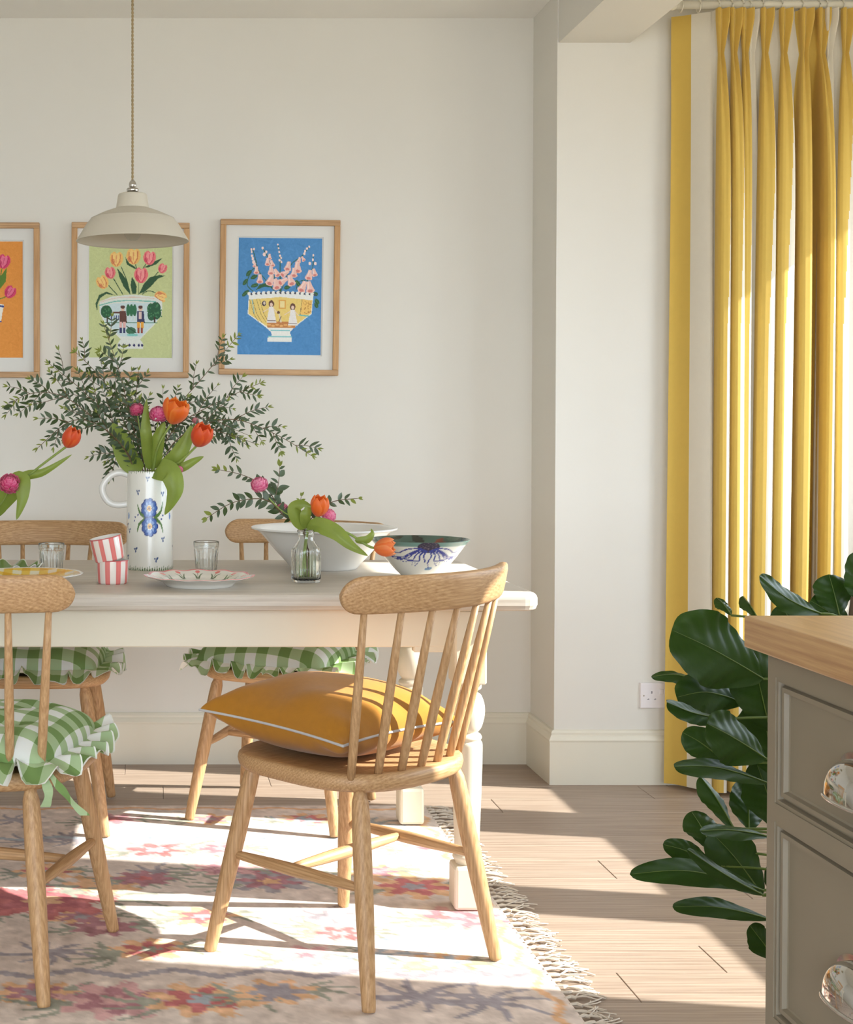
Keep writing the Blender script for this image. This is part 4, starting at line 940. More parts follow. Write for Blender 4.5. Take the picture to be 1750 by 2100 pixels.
def eucalyptus(label, pts, seed, ntw=6, ll=0.024, step=0.013, round_=False, start=0.3, group='eucalyptus sprigs in the jug', twl=0.125):
    q = random.Random(seed); pts = [Vector(p) for p in pts]; base = pts[0]
    t = thing('eucalyptus_sprig', label, 'foliage', base, 0, group); path = spline([p - base for p in pts], 8); n = len(path)
    tubes = [tube(path, [0.0020 - 0.0013 * i / (n - 1) for i in range(n)], 6)]; lines = [(path, start)]
    for k in range(ntw):
        f = start + 0.08 + (0.86 - start) * (k + q.random() * .5) / max(1, ntw); i = min(n - 2, int(f * (n - 1))); p = path[i]; tg = (path[i + 1] - path[i]).normalized()
        ax = Vector((q.uniform(-.35, .35), -1, q.uniform(-.35, .35))).normalized(); d = Quaternion(ax, (1 if k % 2 else -1) * q.uniform(0.45, 0.85)) @ tg
        L = twl * q.uniform(0.55, 1.0) * (1.15 - 0.6 * f); d2 = (d + Vector((0, 0, -0.10)) + tg * .3).normalized()
        tw = spline([p, p + d * L * .5, p + d * L * .5 + d2 * L * .5], 6); tubes.append(tube(tw, [0.0011 - 0.0006 * j / (len(tw) - 1) for j in range(len(tw))], 5)); lines.append((tw, 0.15))
    mesh('stem', *join(*tubes), TWIG, t)
    for (ln, s0) in lines:
        tot = sum((ln[i + 1] - ln[i]).length for i in range(len(ln) - 1)); acc = 0; nxt = tot * s0; side = 0
        for i in range(len(ln) - 1):
            seg = (ln[i + 1] - ln[i]).length
            while acc + seg >= nxt:
                f = (nxt - acc) / seg; p = ln[i].lerp(ln[i + 1], f); tg = (ln[i + 1] - ln[i]).normalized(); ax = Vector((q.uniform(-.6, .6), -1, q.uniform(-.6, .6))).normalized(); sd = tg.cross(ax).normalized()
                tipf = nxt / tot
                for sgn in (1, -1):
                    if q.random() < 0.12: continue
                    dr_ = (tg * q.uniform(.5, .9) + sd * sgn * q.uniform(.6, 1.0) + ax * q.uniform(-.35, .35)).normalized()
                    k = 4 if tipf > .93 and q.random() < .8 else q.choice((0, 0, 2, 2, 0)); me = LEAFR[k // 2] if round_ else LEAFM[k + q.randrange(2)]
                    o = link('leaf', me, t, p); o.rotation_mode = 'QUATERNION'; o.rotation_quaternion = orient(dr_, Vector((q.uniform(-.8, .8), -0.8, q.uniform(.0, .9))))
                    s = ll * q.uniform(.7, 1.15) * (1 - 0.35 * max(0, tipf - .6) / .4); o.scale = (s, s, s)
                nxt += step * q.uniform(.75, 1.3); side ^= 1
            acc += seg
        for a in (-.3, .25):
            o = link('leaf', (LEAFR[2] if round_ else LEAFM[4]), t, ln[-1]); tg = (ln[-1] - ln[-2]).normalized(); o.rotation_mode = 'QUATERNION'; o.rotation_quaternion = orient(Quaternion(Vector((0, -1, 0)), a) @ tg, Vector((q.uniform(-.5, .5), -.7, .5))); s = ll * q.uniform(.4, .65); o.scale = (s, s, s)
    return t
JY = jp.y; JM = JH + T
def J(px, py, dy=0.0): return P(px, py, JY + dy)
jb = lambda dx, dy: Vector((jp.x + dx, jp.y + dy, T + 0.02))
jm = lambda dx, dy: Vector((jp.x + dx, jp.y + dy, JM + 0.002))
EB = [('tall eucalyptus sprig reaching highest, over the green print', [jb(0.02, 0), jm(-.012, 0.0), J(268, 860, .02), J(247, 770, .03), J(212, 665, .05)], 9, 1),
      ('eucalyptus sprig leaning between the orange and green prints', [jb(0.02, .01), jm(-.025, .01), J(232, 868, .03), J(168, 800, .05), J(100, 745, .06)], 7, 2),
      ('arching eucalyptus sprig with a drooping tip, under the orange print', [jb(0.03, -.01), jm(-.035, -.005), J(225, 890, -.01), J(140, 818, -.03), J(70, 806, -.04), J(10, 832, -.05)], 8, 3),
      ('low eucalyptus sprig trailing down beside the single orange tulip', [jb(0.02, -.01), jm(-.04, -.01), J(222, 885, -.04), J(150, 862, -.07), J(78, 918, -.1)], 6, 4),
      ('eucalyptus sprig crossing the left edge of the green print', [jb(0.01, .02), jm(-.018, .015), J(252, 860, .05), J(215, 785, .08), J(155, 722, .10)], 7, 5),
      ('short upright eucalyptus sprig below the green print', [jb(0.0, .02), jm(-.005, .02), J(278, 870, .05), J(284, 760, .06)], 5, 6),
      ('eucalyptus sprig reaching towards the blue foxglove print', [jb(-0.02, .01), jm(.012, .015), J(345, 862, .04), J(415, 775, .06), J(488, 688, .08)], 6, 7),
      ('eucalyptus sprig spreading out below the blue print', [jb(-0.02, 0), jm(.02, .005), J(358, 880, .02), J(440, 828, .03), J(535, 785, .04)], 7, 8),
      ('longest eucalyptus sprig arching over the big white bowl', [jb(-0.02, -.01), jm(.03, 0), J(375, 892, -.01), J(470, 860, -.02), J(560, 888, -.03), J(640, 935, -.04)], 8, 9),
      ('eucalyptus sprig hanging forward beside the orange tulips', [jb(-0.02, -.01), jm(.03, .015), J(390, 905, .03), J(450, 880, .05), J(505, 912, .07)], 6, 10),
      ('short eucalyptus sprig low on the handle side of the jug', [jb(0.02, 0), jm(-.035, .01), J(255, 920, .02), J(218, 945, .02)], 4, 11),
      ('short eucalyptus sprig in the middle of the bouquet', [jb(0.0, 0), jm(0, -.015), J(292, 905, -.02), J(270, 810, -.03)], 6, 12),
      ('short eucalyptus sprig behind the pink blooms', [jb(0.0, 0.02), jm(.005, .02), J(320, 900, .06), J(345, 830, .07)], 4, 13)]
for lab, pts, ntw, sd in EB:
    L = sum((pts[i + 1] - pts[i]).length for i in range(len(pts) - 1)); lead = ((pts[1] - pts[0]).length + 0.01) / L
    eucalyptus(lab, pts, sd, ntw, 0.027, 0.0150, False, min(.75, lead * 0.98))

def blade(name, pts, w, parent, mat, twist=0.0, fold=0.35, prof=(0.35, 1.0), na=5, wave=0.0, k=8, tw2=None, vein=None, view=Vector((0, -1, 0.15))):
    path = spline(pts, k); n = len(path); V = []; mid = []
    for i, p in enumerate(path):
        t = i / (n - 1); tg = (path[min(i + 1, n - 1)] - path[max(i - 1, 0)]).normalized(); sd = tg.cross(view); sd = sd.normalized() if sd.length > 1e-3 else Vector((1, 0, 0))
        a = twist if tw2 is None else twist + (tw2 - twist) * t; sd = Quaternion(tg, a) @ sd; nr = sd.cross(tg).normalized()
        e = prof[0]; hw = w * max(0.02, math.sin(PI * min(1, t ** e if e > 0 else t)) if prof[1] == 1.0 else 0) if prof[1] == 1.0 else w * max(0.02, (math.sin(PI * t ** prof[0]) ** prof[1]))
        if i == n - 1: hw = w * 0.015
        for j in range(na):
            s = -1 + 2 * j / (na - 1); V.append(p + sd * (s * hw) + nr * (-fold * hw * abs(s) + wave * hw * abs(s) * math.sin(9 * t + 3 * s + 7 * w * 100) + (0.045 * hw * math.cos(2 * PI * (6.5 * t - 1.5 * abs(s))) * abs(s) ** .5 if vein else 0)))
        mid.append(p + nr * 0.0008)
    o = mesh(name, V, grid_faces(n, na), mat, parent)
    if vein: mesh('midrib', *tube(mid[:-1], [vein * (1 - .8 * i / n) for i in range(n - 1)], 5), FIGVEIN, o)
    return o
def petal_mesh(R, Hh, hwang, openness, c0, c1, seed, rscale=1.0):
    nu, nv = 14, 11; V = []; C = []
    for i in range(nu):
        s = i / (nu - 1); r = R * rscale * math.sin((0.07 + 0.74 * s ** .85) * PI) ** 0.85 * (1 + openness * 1.5 * s * s); r = max(r, 0.002)
        hwa = hwang * math.sqrt(max(0.004, 1 - max(0, (s - .5) / .5) ** 2.6))
        for j in range(nv):
            t = -1 + 2 * j / (nv - 1); z = Hh * (s - 0.10 * t * t * s ** 3); a = t * hwa; rr_ = r * (1 + 0.06 * math.cos(2.5 * t) * s + 0.03 * math.sin(9 * a + seed) * s - .05 * abs(t) * s)
            V.append((rr_ * math.cos(a), rr_ * math.sin(a), z)); k = min(1, abs(t) ** 2 * .7 + max(0, s - .75) * 1.2 + .12 * math.sin(14 * a + seed)); k = max(0, k); C.append(np.array(c0) * (1 - k) + np.array(c1) * k)
    return V, grid_faces(nu, nv), np.array(C)
def head_frame(p, axis, parent_base, parent, name):
    o = bpy.data.objects.new(name, None); COL.objects.link(o); o.parent = parent; o.location = p - parent_base
    o.rotation_mode = 'QUATERNION'; o.rotation_quaternion = Vector((0, 0, 1)).rotation_difference(axis); o.empty_display_size = .01; return o
ORA, ORY, ORR = (242, 112, 28), (250, 160, 60), (232, 84, 34)
def tulip(label, stem_pts, axis, size, openness, seed, group, leaves=(), cols=(ORA, ORY), wide=1.0):
    base = Vector(stem_pts[0]); t = thing('tulip', label, 'flower', base, 0, group)
    path = spline([Vector(p) - base for p in stem_pts], 8); mesh('stem', *tube(path, 0.0030, 8), TULSTEM, t)
    h = head_frame(Vector(stem_pts[-1]), Vector(axis).normalized(), base, t, 'flower_head')
    for k in range(6):
        inner = k >= 3; V, F, C = petal_mesh(size * .42 * wide, size * (1.0 if inner else .97), 0.98 if inner else .92, openness * (0.7 if inner else 1.0), cols[0], cols[1], seed * 7 + k, 0.93 if inner else 1.0)
        o = mesh('petal', V, F, VC_PETAL, h, True, C); o.rotation_euler = (0, 0, 2 * PI * (k % 3) / 3 + (PI / 3 if inner else 0) + seed)
    for (pts, w, tw, tw2, fold) in leaves: blade('leaf', [Vector(p) - base for p in pts], w, t, TULLEAF, tw, fold, (0.62, 0.8), 5, 0.08, 8, tw2)
    return t
def ranunculus(label, stem_pts, axis, R, seed, group, c0=(228, 72, 134), c1=(246, 150, 184)):
    base = Vector(stem_pts[0]); t = thing('ranunculus', label, 'flower', base, 0, group); path = spline([Vector(p) - base for p in stem_pts], 8); mesh('stem', *tube(path, 0.0018, 6), TULSTEM, t)
    q = random.Random(seed); V = []; F = []; C = []
    for layer, (th0, npet, rs) in enumerate(((2.15, 9, 1.0), (1.75, 10, 1.0), (1.4, 10, .99), (1.08, 9, .97), (.80, 8, .95), (.54, 6, .93), (.30, 5, .91), (.10, 3, .90))):
        for k in range(npet):
            a0 = 2 * PI * (k + q.random() * .45) / npet + layer * .7; off = len(V); nu, nv = 6, 7; th_c = th0 + q.uniform(-.06, .06); wd = q.uniform(.30, .42); fl = q.uniform(.09, .20)
            for i in range(nu):
                s = i / (nu - 1); th = th_c + .36 - .60 * s
                for j in range(nv):
                    u = -1 + 2 * j / (nv - 1); thh = th + .16 * u * u * s; sn = max(.25, math.sin(max(.15, thh))); a = a0 + u * wd / sn * (1 - .25 * s)
                    rr_ = R * rs * (.90 + fl * s * s - .05 * u * u + .03 * math.sin(6 * u + 3 * k) * s)
                    V.append((rr_ * math.sin(thh) * math.cos(a), rr_ * math.sin(thh) * math.sin(a), rr_ * math.cos(thh) * .92)); kk = s ** 2; C.append(np.array(c0) * (1 - kk) + np.array(c1) * kk)
            F += grid_faces(nu, nv, off=off)
    h = head_frame(Vector(stem_pts[-1]) + Vector(axis).normalized() * R * .75, Vector(axis).normalized(), base, t, 'flower_head'); mesh('petals', V, F, VC_PETAL, h, True, np.array(C)); return t
GJ = 'tulips and ranunculus in the jug'
tulip('open orange tulip standing highest in the jug', [jb(-.02, 0), jm(.01, -.02), J(325, 915, -.05), J(352, 868, -.06)], (0.35, -0.35, 1), 0.066, 0.42, 1, GJ,
      [([jm(0, -.02), J(303, 900, -.06), J(300, 862, -.06), J(301, 818, -.05)], 0.016, .3, .3, .5), ([jm(.005, -.015), J(322, 905, -.05), J(338, 865, -.05)], 0.02, -.3, 0, .5)], wide=1.05)
tulip('orange tulip with rounded cup leaning right out of the jug', [jb(-.02, 0), jm(.03, -.02), J(365, 950, -.06), J(404, 914, -.08)], (0.32, -0.42, .8), 0.064, 0.12, 2, GJ,
      [([jm(.02, -.015), J(360, 940, -.05), J(385, 900, -.05), J(392, 872, -.05)], 0.022, .1, .2, .4), ([jm(.03, -.01), J(370, 960, -.05), J(400, 945, -.05), J(418, 936, -.05)], 0.012, .2, .2, .4),
       ([jm(.015, -.03), J(322, 962, -.075), J(348, 968, -.09), J(360, 1000, -.095), J(352, 1030, -.09), J(338, 1056, -.08)], 0.029, .15, -.3, .35),
       ([jm(-.02, -.02), J(266, 945, -.01), J(250, 905, .0), J(236, 880, .0), J(232, 868, .0)], 0.030, .2, .3, .25)], wide=1.0, cols=(ORR, ORA))
ranunculus('deep pink ranunculus beside the highest orange tulip', [jb(0, 0), jm(.005, -.01), J(318, 900, -.03), J(325, 862, -.045)], (0, -.5, .8), 0.024, 3, GJ)
ranunculus('dark rose ranunculus half hidden in the leaves', [jb(0, 0), jm(-.01, 0), J(290, 900, -.02), J(282, 850, -.03)], (-.1, -.5, .8), 0.019, 4, GJ, (206, 60, 112), (232, 122, 152))
ranunculus('small pink bud beside the orange tulips', [jb(0, 0), jm(.02, 0), J(365, 905, .0), J(399, 868, .0)], (.3, -.3, .8), 0.010, 5, GJ, (206, 120, 130), (230, 170, 170))
ranunculus('small pink bud hanging over the jug rim', [jb(0, 0), jm(.035, -.02), J(338, 968, -.06), J(352, 976, -.065), J(364, 968, -.06)], (.4, -.2, .6), 0.011, 6, GJ, (214, 90, 130), (236, 150, 170))
# --- right bottle
def B(px, py, dy=0.0): return P(px, py, vb.y + dy)
bb = lambda dx, dy: vb + Vector((dx, dy, 0.01)); bm_ = lambda dx, dy: vb + Vector((dx, dy, 0.128))
GB = 'flowers in the bottle vase by the white bowl'
eucalyptus('eucalyptus sprig reaching left from the bottle, lower one', [bb(.01, 0), bm_(-.006, 0), B(585, 1060, 0), B(545, 1025, -.01), B(480, 1030, -.02), B(425, 1062, -.03)], 31, 0, 0.030, 0.017, True, .42, GB)
eucalyptus('eucalyptus sprig reaching left from the bottle, with a pink bloom on it', [bb(.008, 0), bm_(-.008, .005), B(580, 1050, .02), B(545, 1000, .03), B(500, 975, .03), B(447, 963, .03)], 32, 1, 0.030, 0.016, True, .42, GB)
eucalyptus('eucalyptus sprig reaching right behind the orange tulip', [bb(-.008, .004), bm_(.004, .006), B(640, 1062, .02), B(680, 1030, .03), B(735, 1022, .03)], 33, 0, 0.026, 0.019, True, .55, GB)
eucalyptus('short eucalyptus sprig upright in the bottle', [bb(-.004, .004), bm_(-.002, .006), B(612, 1060, .02), B(618, 1018, .02)], 34, 0, 0.024, 0.014, True, .65, GB)
tulip('orange tulip upright in the bottle by the white bowl', [bb(-.01, -.004), bm_(.004, -.003), B(640, 1072, -.01), B(652, 1058, -.015)], (0.1, -0.3, .9), 0.052, 0.1, 4, GB,
      [([bm_(-.005, -.005), B(612, 1065, -.02), B(604, 1042, -.025), B(622, 1032, -.03), B(642, 1040, -.03)], 0.017, .3, -.4, .4), ([bm_(0, -.005), B(628, 1060, -.03), B(632, 1045, -.03), B(628, 1030, -.03)], 0.014, .2, .2, .4)], cols=(ORA, (248, 140, 70)))
tulip('orange tulip drooping over the octopus bowl', [bb(-.012, -.004), bm_(.004, -.006), B(652, 1080, -.02), B(710, 1092, -.04), B(752, 1118, -.05), B(768, 1124, -.05)], (0.95, -0.3, .08), 0.050, 0.22, 5, GB,
      [([bm_(.002, -.008), B(655, 1078, -.03), B(690, 1092, -.05), B(720, 1118, -.06), B(755, 1140, -.06)], 0.020, .25, -.1, .3), ([B(728, 1108, -.05), B(752, 1108, -.055), B(765, 1095, -.05), B(762, 1084, -.04)], 0.010, .3, .5, .4)], cols=((244, 128, 60), (250, 176, 110)))
ranunculus('pink ranunculus on the left sprig of the bottle', [bb(.006, .004), bm_(-.006, 0), B(575, 1045, -.005), B(536, 1005, -.005)], (-.3, -.5, .8), 0.021, 7, GB, (230, 104, 150), (248, 172, 196))
ranunculus('pink ranunculus tucked under the upright orange tulip', [bb(-.006, .0), bm_(.006, 0), B(650, 1075, 0), B(664, 1064, 0)], (.6, -.3, .4), 0.019, 8, GB, (230, 98, 146), (248, 164, 190))
ranunculus('small pink ranunculus behind the tulip leaf', [bb(.002, .006), bm_(-.004, .006), B(596, 1060, .01), B(582, 1050, .015)], (-.3, -.3, .8), 0.014, 9, GB, (206, 80, 120), (230, 140, 160))
# --- left bottle
def Lf(px, py, dy=0.0): return P(px, py, vl.y + dy)
lb = lambda dx, dy: vl + Vector((dx, dy, 0.01)); lm = lambda dx, dy: vl + Vector((dx, dy, 0.128))
GL = 'flowers in the bottle vase at the table end'
tulip('single closed orange tulip leaning over the table', [lb(-.01, 0), lm(.006, 0), Lf(20, 1010, -.03), Lf(75, 962, -.05), Lf(136, 916, -.06)], (0.42, -0.25, .75), 0.056, -.02, 6, GL,
      [([lm(.004, 0), Lf(40, 985, -.04), Lf(90, 968, -.05), Lf(148, 932, -.05)], 0.013, .35, .2, .4), ([lm(.006, -.006), Lf(20, 1010, -.06), Lf(42, 985, -.08), Lf(46, 1020, -.09), Lf(34, 1066, -.09)], 0.026, .2, -.1, .3), ([lm(0, 0), Lf(5, 1040, -.03), Lf(12, 1005, -.03), Lf(50, 970, -.03)], .014, .3, .3, .4)], cols=(ORR, (240, 128, 50)))
ranunculus('round magenta ranunculus leaning from the bottle at the table end', [lb(0, 0), lm(.002, -.005), Lf(5, 1030, -.05), Lf(18, 1002, -.07)], (.15, -.6, .5), 0.0265, 10, GL, (222, 60, 122), (244, 136, 172))

# ================================================================== WALL SOCKET
sa, sb = P(1313, 1400, YN - 0.004), P(1408, 1452, YN - 0.004)
sk = thing('wall_socket', 'white double power socket on the cream wall', 'socket', ((sa.x + sb.x) / 2, YN - 0.0002, (sa.z + sb.z) / 2)); hx, hz = (sb.x - sa.x) / 2, (sa.z - sb.z) / 2
holes = [(cxs + dx, dz, w, h) for cxs in (-hx * .52, hx * .52) for (dx, dz, w, h) in ((0, .010, .0022, .004), (-.0105, -.011, .003, .002), (.0105, -.011, .003, .002))]
gxs = sorted({-hx + .003, hx - .003} | {v for x, z, w, h in holes for v in (x - w, x + w)}); gzs = sorted({-hz + .003, hz - .003} | {v for x, z, w, h in holes for v in (z - h, z + h)})
V = [(x, -.009, z) for x in gxs for z in gzs]; F = []
for i in range(len(gxs) - 1):
    for j in range(len(gzs) - 1):
        mx_, mz_ = (gxs[i] + gxs[i + 1]) / 2, (gzs[j] + gzs[j + 1]) / 2
        if not any(abs(mx_ - x) < w and abs(mz_ - z) < h for x, z, w, h in holes): F.append((i * len(gzs) + j, (i + 1) * len(gzs) + j, (i + 1) * len(gzs) + j + 1, i * len(gzs) + j + 1))
rg = [[(sx * (hx - b), y, sz * (hz - b)) for sx, sz in ((-1, -1), (1, -1), (1, 1), (-1, 1))] for b, y in ((.003, -.009), (.001, -.0083), (0, -.006), (0, 0))]
mesh('faceplate', *join((V, F), ([p for r_ in rg for p in r_], [(k * 4 + i, (k + 1) * 4 + i, (k + 1) * 4 + (i + 1) % 4, k * 4 + (i + 1) % 4) for k in range(3) for i in range(4)])), SOCK, sk, False)
for cxs in (-hx * .52, hx * .52):
    for (dx, dz, w, h) in ((0, .010, .0022, .004), (-.0105, -.011, .003, .002), (.0105, -.011, .003, .002)):
        x0, x1, z0, z1 = cxs + dx - w, cxs + dx + w, dz - h, dz + h; q4 = [(x0, z0), (x1, z0), (x1, z1), (x0, z1)]     # a real recess lined in the same plastic
        mesh('pin_hole', [(x, -.009, z) for x, z in q4] + [(x, -.0004, z) for x, z in q4], [(i, (i + 1) % 4, 4 + (i + 1) % 4, 4 + i) for i in range(4)] + [(4, 5, 6, 7)], SOCK, sk, False)
for cxs in (-.0075, .0075): mesh('rocker_switch', *bevel_box(cxs - .006, cxs + .006, -0.0125, -0.008, .004, .021, .0015, 1), SOCK, sk, False)
for cxs in (-hx * .86, hx * .86): mesh('screw', *lathe([(0, 0.0), (.0025, 0), (.0025, .0012), (0, .0016)], 12), CHROME, sk, loc=(cxs, -.009, 0)).rotation_euler = (PI / 2, 0, 0)

# ================================================================== CURTAIN
YC = 4.225
cpx = lambda px, Y=4.17: (px - PX) / FPX * Y
curt = thing('striped_curtain', 'full-length yellow and cream striped pinch-pleat curtain drawn open', 'curtain', (0, 0, 0))
ZT, ZPIN, ZB = 2.352, 2.222, 0.012
pins = [1484, 1511, 1534, 1549, 1575, 1614, 1657, 1692, 1707, 1741, 1785, 1826, 1870, 1915, 1955]
white_pin = {3, 8}
q = random.Random(12)
rowsz = [ZB + (ZPIN - 0.5 - ZB) * i / 22 for i in range(22)] + [ZPIN - 0.5 + 0.5 * i / 20 for i in range(20)] + [ZPIN + (ZT - ZPIN) * i / 8 for i in range(9)]
prm = []
for i, p in enumerate(pins):
    sp = ((pins[i + 1] if i + 1 < len(pins) else p + 40) - (pins[i - 1] if i else p - 28)) / 2
    prm.append(dict(x=cpx(p), sp=cpx(PX + sp), dr=q.uniform(-.010, .012), ph=q.random() * 6, dep=q.uniform(.050, .078) if i not in white_pin else .030, w=q.uniform(.86, 1.05), lean=q.uniform(-.25, .25)))
TT = sorted(set([-1, -.98, -.955, -.93, -.865, .93, .955, .98, 1, .865] + [round(v, 3) for v in np.linspace(-.8, .8, 37)]))
fx = {-1: -.62, -.98: -.50, -.93: -.47, -.8: -.52, -.6: -.50, -.38: -.38, -.18: -.19, 0: 0}
gy_ = {-1: 0, -.98: .10, -.93: .32, -.8: .62, -.6: .84, -.38: .96, -.18: 1.0, 0: 1.0}
fk = sorted(fx); fv = [fx[k] for k in fk]; gv = [gy_[k] for k in fk]
V = []; colmat = []; ncol = None
for z in rowsz:
    rowv = []; cm = []
    below = max(0.0, ZPIN - z); above = max(0, z - ZPIN); e = 1 - math.exp(-below / 0.16); hgt = below / (ZPIN - ZB)
    # flat leading edge
    x0, x1 = cpx(1400 - 8 * hgt), prm[0]['x'] - .5 * prm[0]['sp'] - .006 * e
    for k in range(13):
        s = k / 12; yy_ = YC + 0.055 - 0.015 * e - (0.05 + .03 * hgt) * s + 0.012 * math.sin(s * 5 + 0.4) * (0.3 + e); rowv.append((x0 + (x1 - x0) * s, yy_, z)); cm.append(1 if s * 12 >= 5.2 else 0)
    for i, pr in enumerate(prm):
        wl = pr['sp'] * pr['w'] * 1.02; w = 0.016 + (wl - 0.016) * e if above == 0 else 0.016 + 0.022 * min(1, above / 0.10)
        dep = (0.026 + (pr['dep'] - .026) * e) if above == 0 else 0.026 + 0.02 * min(1, above / .1)
        xc = pr['x'] + pr['dr'] * (math.sin(hgt * 2.4 + pr['ph']) - math.sin(pr['ph'])) * e + pr['lean'] * 0.012 * hgt
        gro = (0.55 * math.exp(-below / 0.13) if above == 0 else 0.55)
        if i == 3: dep *= .7
        if i == 6: xc -= .010 * e; w *= 1 - .22 * e
        if i == 7: xc += .012 * e; w *= 1 - .10 * e
        for t in TT:
            a = -abs(t); f = float(np.interp(a, fk, fv)); f = f if t <= 0 else -f; g = float(np.interp(a, fk, gv))
            gg = g - gro * max(0, 1 - abs(t) / .35) * .8
            rec = .06 * e * (1 - g) if (i == 6 and t > 0) or (i == 7 and t < 0) else 0
            rowv.append((xc + f * w, YC + rec - dep * gg + pr['lean'] * 0.02 * t * e * (g > .05), z))
            thr = .70 - .58 * min(1, below / .9)
            if i == 5: thr -= .25
            if i in (1, 4): thr -= .12 * e
            if i >= 9: thr -= .45 * e
            white = (t >= thr or t <= -.9) if i not in white_pin else True
            if i == 6: white = False
            if i == 7: white = t >= thr
            cm.append(1 if white else 0)
    V += rowv; colmat.append(cm); ncol = len(rowv)
nr = len(rowsz); F = grid_faces(nr, ncol); fm = [colmat[i][j] for i in range(nr - 1) for j in range(ncol - 1)]
cm_o = mesh('curtain_drop', V, F, None, curt, True, mats=[CURY, CURW], fm=fm)
pole = thing('curtain_pole', 'cream curtain pole carrying the striped curtain', 'pole', (0, 0, 0))
mesh('rod', *tube([(cpx(1398), YC + .01, ZT + 0.022), (XW - .02, YC + .01, ZT + 0.022)], 0.012, 14), TRIM, pole)
mesh('finial', *tube([(cpx(1398) - .03, YC + .01, ZT + 0.022), (cpx(1398) - .022, YC + .01, ZT + 0.022), (cpx(1398) - .01, YC + .01, ZT + .022), (cpx(1398), YC + .01, ZT + .022)], [.004, .014, .016, .012], 14), TRIM, pole)
for pr in prm + [dict(x=cpx(1408)), dict(x=cpx(1445))]:
    o = mesh('ring', *closed_tube([(0, 0.017 * math.cos(a), 0.017 * math.sin(a)) for a in np.linspace(0, 2 * PI, 24, endpoint=False)], .0022, 6), TRIM, pole, loc=(pr['x'], YC + .01, ZT + .018))

# ================================================================== ISLAND UNIT
IZ = 0.89; ic = PF(1526, 1262, IZ); IX, IY = ic.x, ic.y; IY0 = -0.35; IW = 0.85
wt = mesh('worktop', *bevel_box(IX, IX + IW, IY0, IY, IZ - 0.0345, IZ, 0.002, 2), WORKT, None, False); tag(wt, 'thick oak worktop on the taupe kitchen unit', 'worktop')
FX = IX + 0.018; FY = IY - 0.020
isl = thing('kitchen_island', 'taupe painted kitchen unit with framed drawers and chrome cup handles', 'cabinet', (0, 0, 0))
mesh('carcass', *boxvf(FX + 0.018, IX + IW - .018, IY0 + .02, FY, 0.0, IZ - 0.035), CABM, isl, False)
def iz(py, px=1589): 
    r = ray(px, py); return CAMH + r.z * (FX / r.x)
def iy(px): r = ray(px, 1500); return r.y * (FX / r.x)
y1 = iy(1590); DW = 0.46; zs = [(iz(1646), iz(1388)), (iz(2089), iz(1684)), (0.10, iz(2089) - 0.022)]
zr = [IZ - 0.035] + [v for a, b in zs for v in (b, a)] + [0.0]
fr = [boxvf(FX, FX + 0.02, y1, FY, 0.0, IZ - 0.035)]
ycur = y1; cols = []
for k in range(3):
    a, b = ycur - DW, ycur; cols.append((a, b)); ycur = a - 0.05; fr.append(boxvf(FX, FX + .02, a - .05, a, 0, IZ - .035))
    for j in range(0, len(zr), 2): fr.append(boxvf(FX, FX + .02, a, b, zr[j + 1], zr[j]))
mesh('face_frame', *join(*fr), CABM, isl, False)
def drawer(a, b, z0, z1):
    """framed drawer front: stepped bead, recessed flat panel"""
    st = [(0.0, 0.0015), (0.004, 0.0015), (0.005, 0.0075), (0.0075, 0.0075), (0.009, 0.003), (0.014, 0.003), (0.0155, 0.0078), (0.0175, 0.0085), (0.0185, 0.0085)]
    V = []; 
    for (ins, dx) in st:
        for (yy_, zz) in ((a + ins, z0 + ins), (b - ins, z0 + ins), (b - ins, z1 - ins), (a + ins, z1 - ins)): V.append((FX + dx, yy_, zz))
    F = []; n = len(st)
    for j in range(n - 1):
        for i in range(4): F.append((j * 4 + i, j * 4 + (i + 1) % 4, (j + 1) * 4 + (i + 1) % 4, (j + 1) * 4 + i))
    F.append(tuple((n - 1) * 4 + i for i in range(4))); o = mesh('drawer', V, F, CABM, isl, False)
    return o
def cup_handle(parent, yc, zc_, w=0.092, h=0.040, d=0.026):
    V = []; nu, nv = 33, 14; z0 = zc_ - h * .45; X0 = FX + .0085
    for i in range(nu):
        a = PI * i / (nu - 1); sa = max(0.0, math.sin(a)) ** .55
        for j in range(nv):
            b = PI / 2 * j / (nv - 1); V.append((X0 - d * sa * max(0, math.sin(b)) ** .9 - .001, yc + w / 2 * math.cos(a), z0 + h * sa * max(0, math.cos(b)) ** .8))
    o = mesh('cup_handle', V, grid_faces(nu, nv), CHROME, parent); o['label'] = 'polished chrome cup handle'
    rim = [Vector(V[i * nv]) for i in range(nu)]; low = [Vector(V[i * nv + nv - 1]) for i in range(nu)]
    fl = []
    for p in rim: fl += [p + Vector((.0006, 0, 0)), Vector((X0 - .0008, yc + (p.y - yc) * 1.09, z0 + (p.z - z0) * 1.16))]
    mesh('handle_flange', fl, grid_faces(nu, 2), CHROME, o); mesh('handle_lip', *tube(low, .0020, 8), CHROME, o)
hand = [iz(1605, 1745), iz(2022, 1740), 0.25]
for (a, b) in cols:
    for (z0, z1), hz_ in zip(zs, hand):
        o = drawer(a, b, z0, z1); cup_handle(o, iy(1705) - .046 - (cols[0][1] - b), hz_)
mesh('plinth', *boxvf(FX + .05, IX + IW - .05, IY0 + .05, FY - .02, -0.0, 0.0001 + .0), CABM, isl, False) if False else None

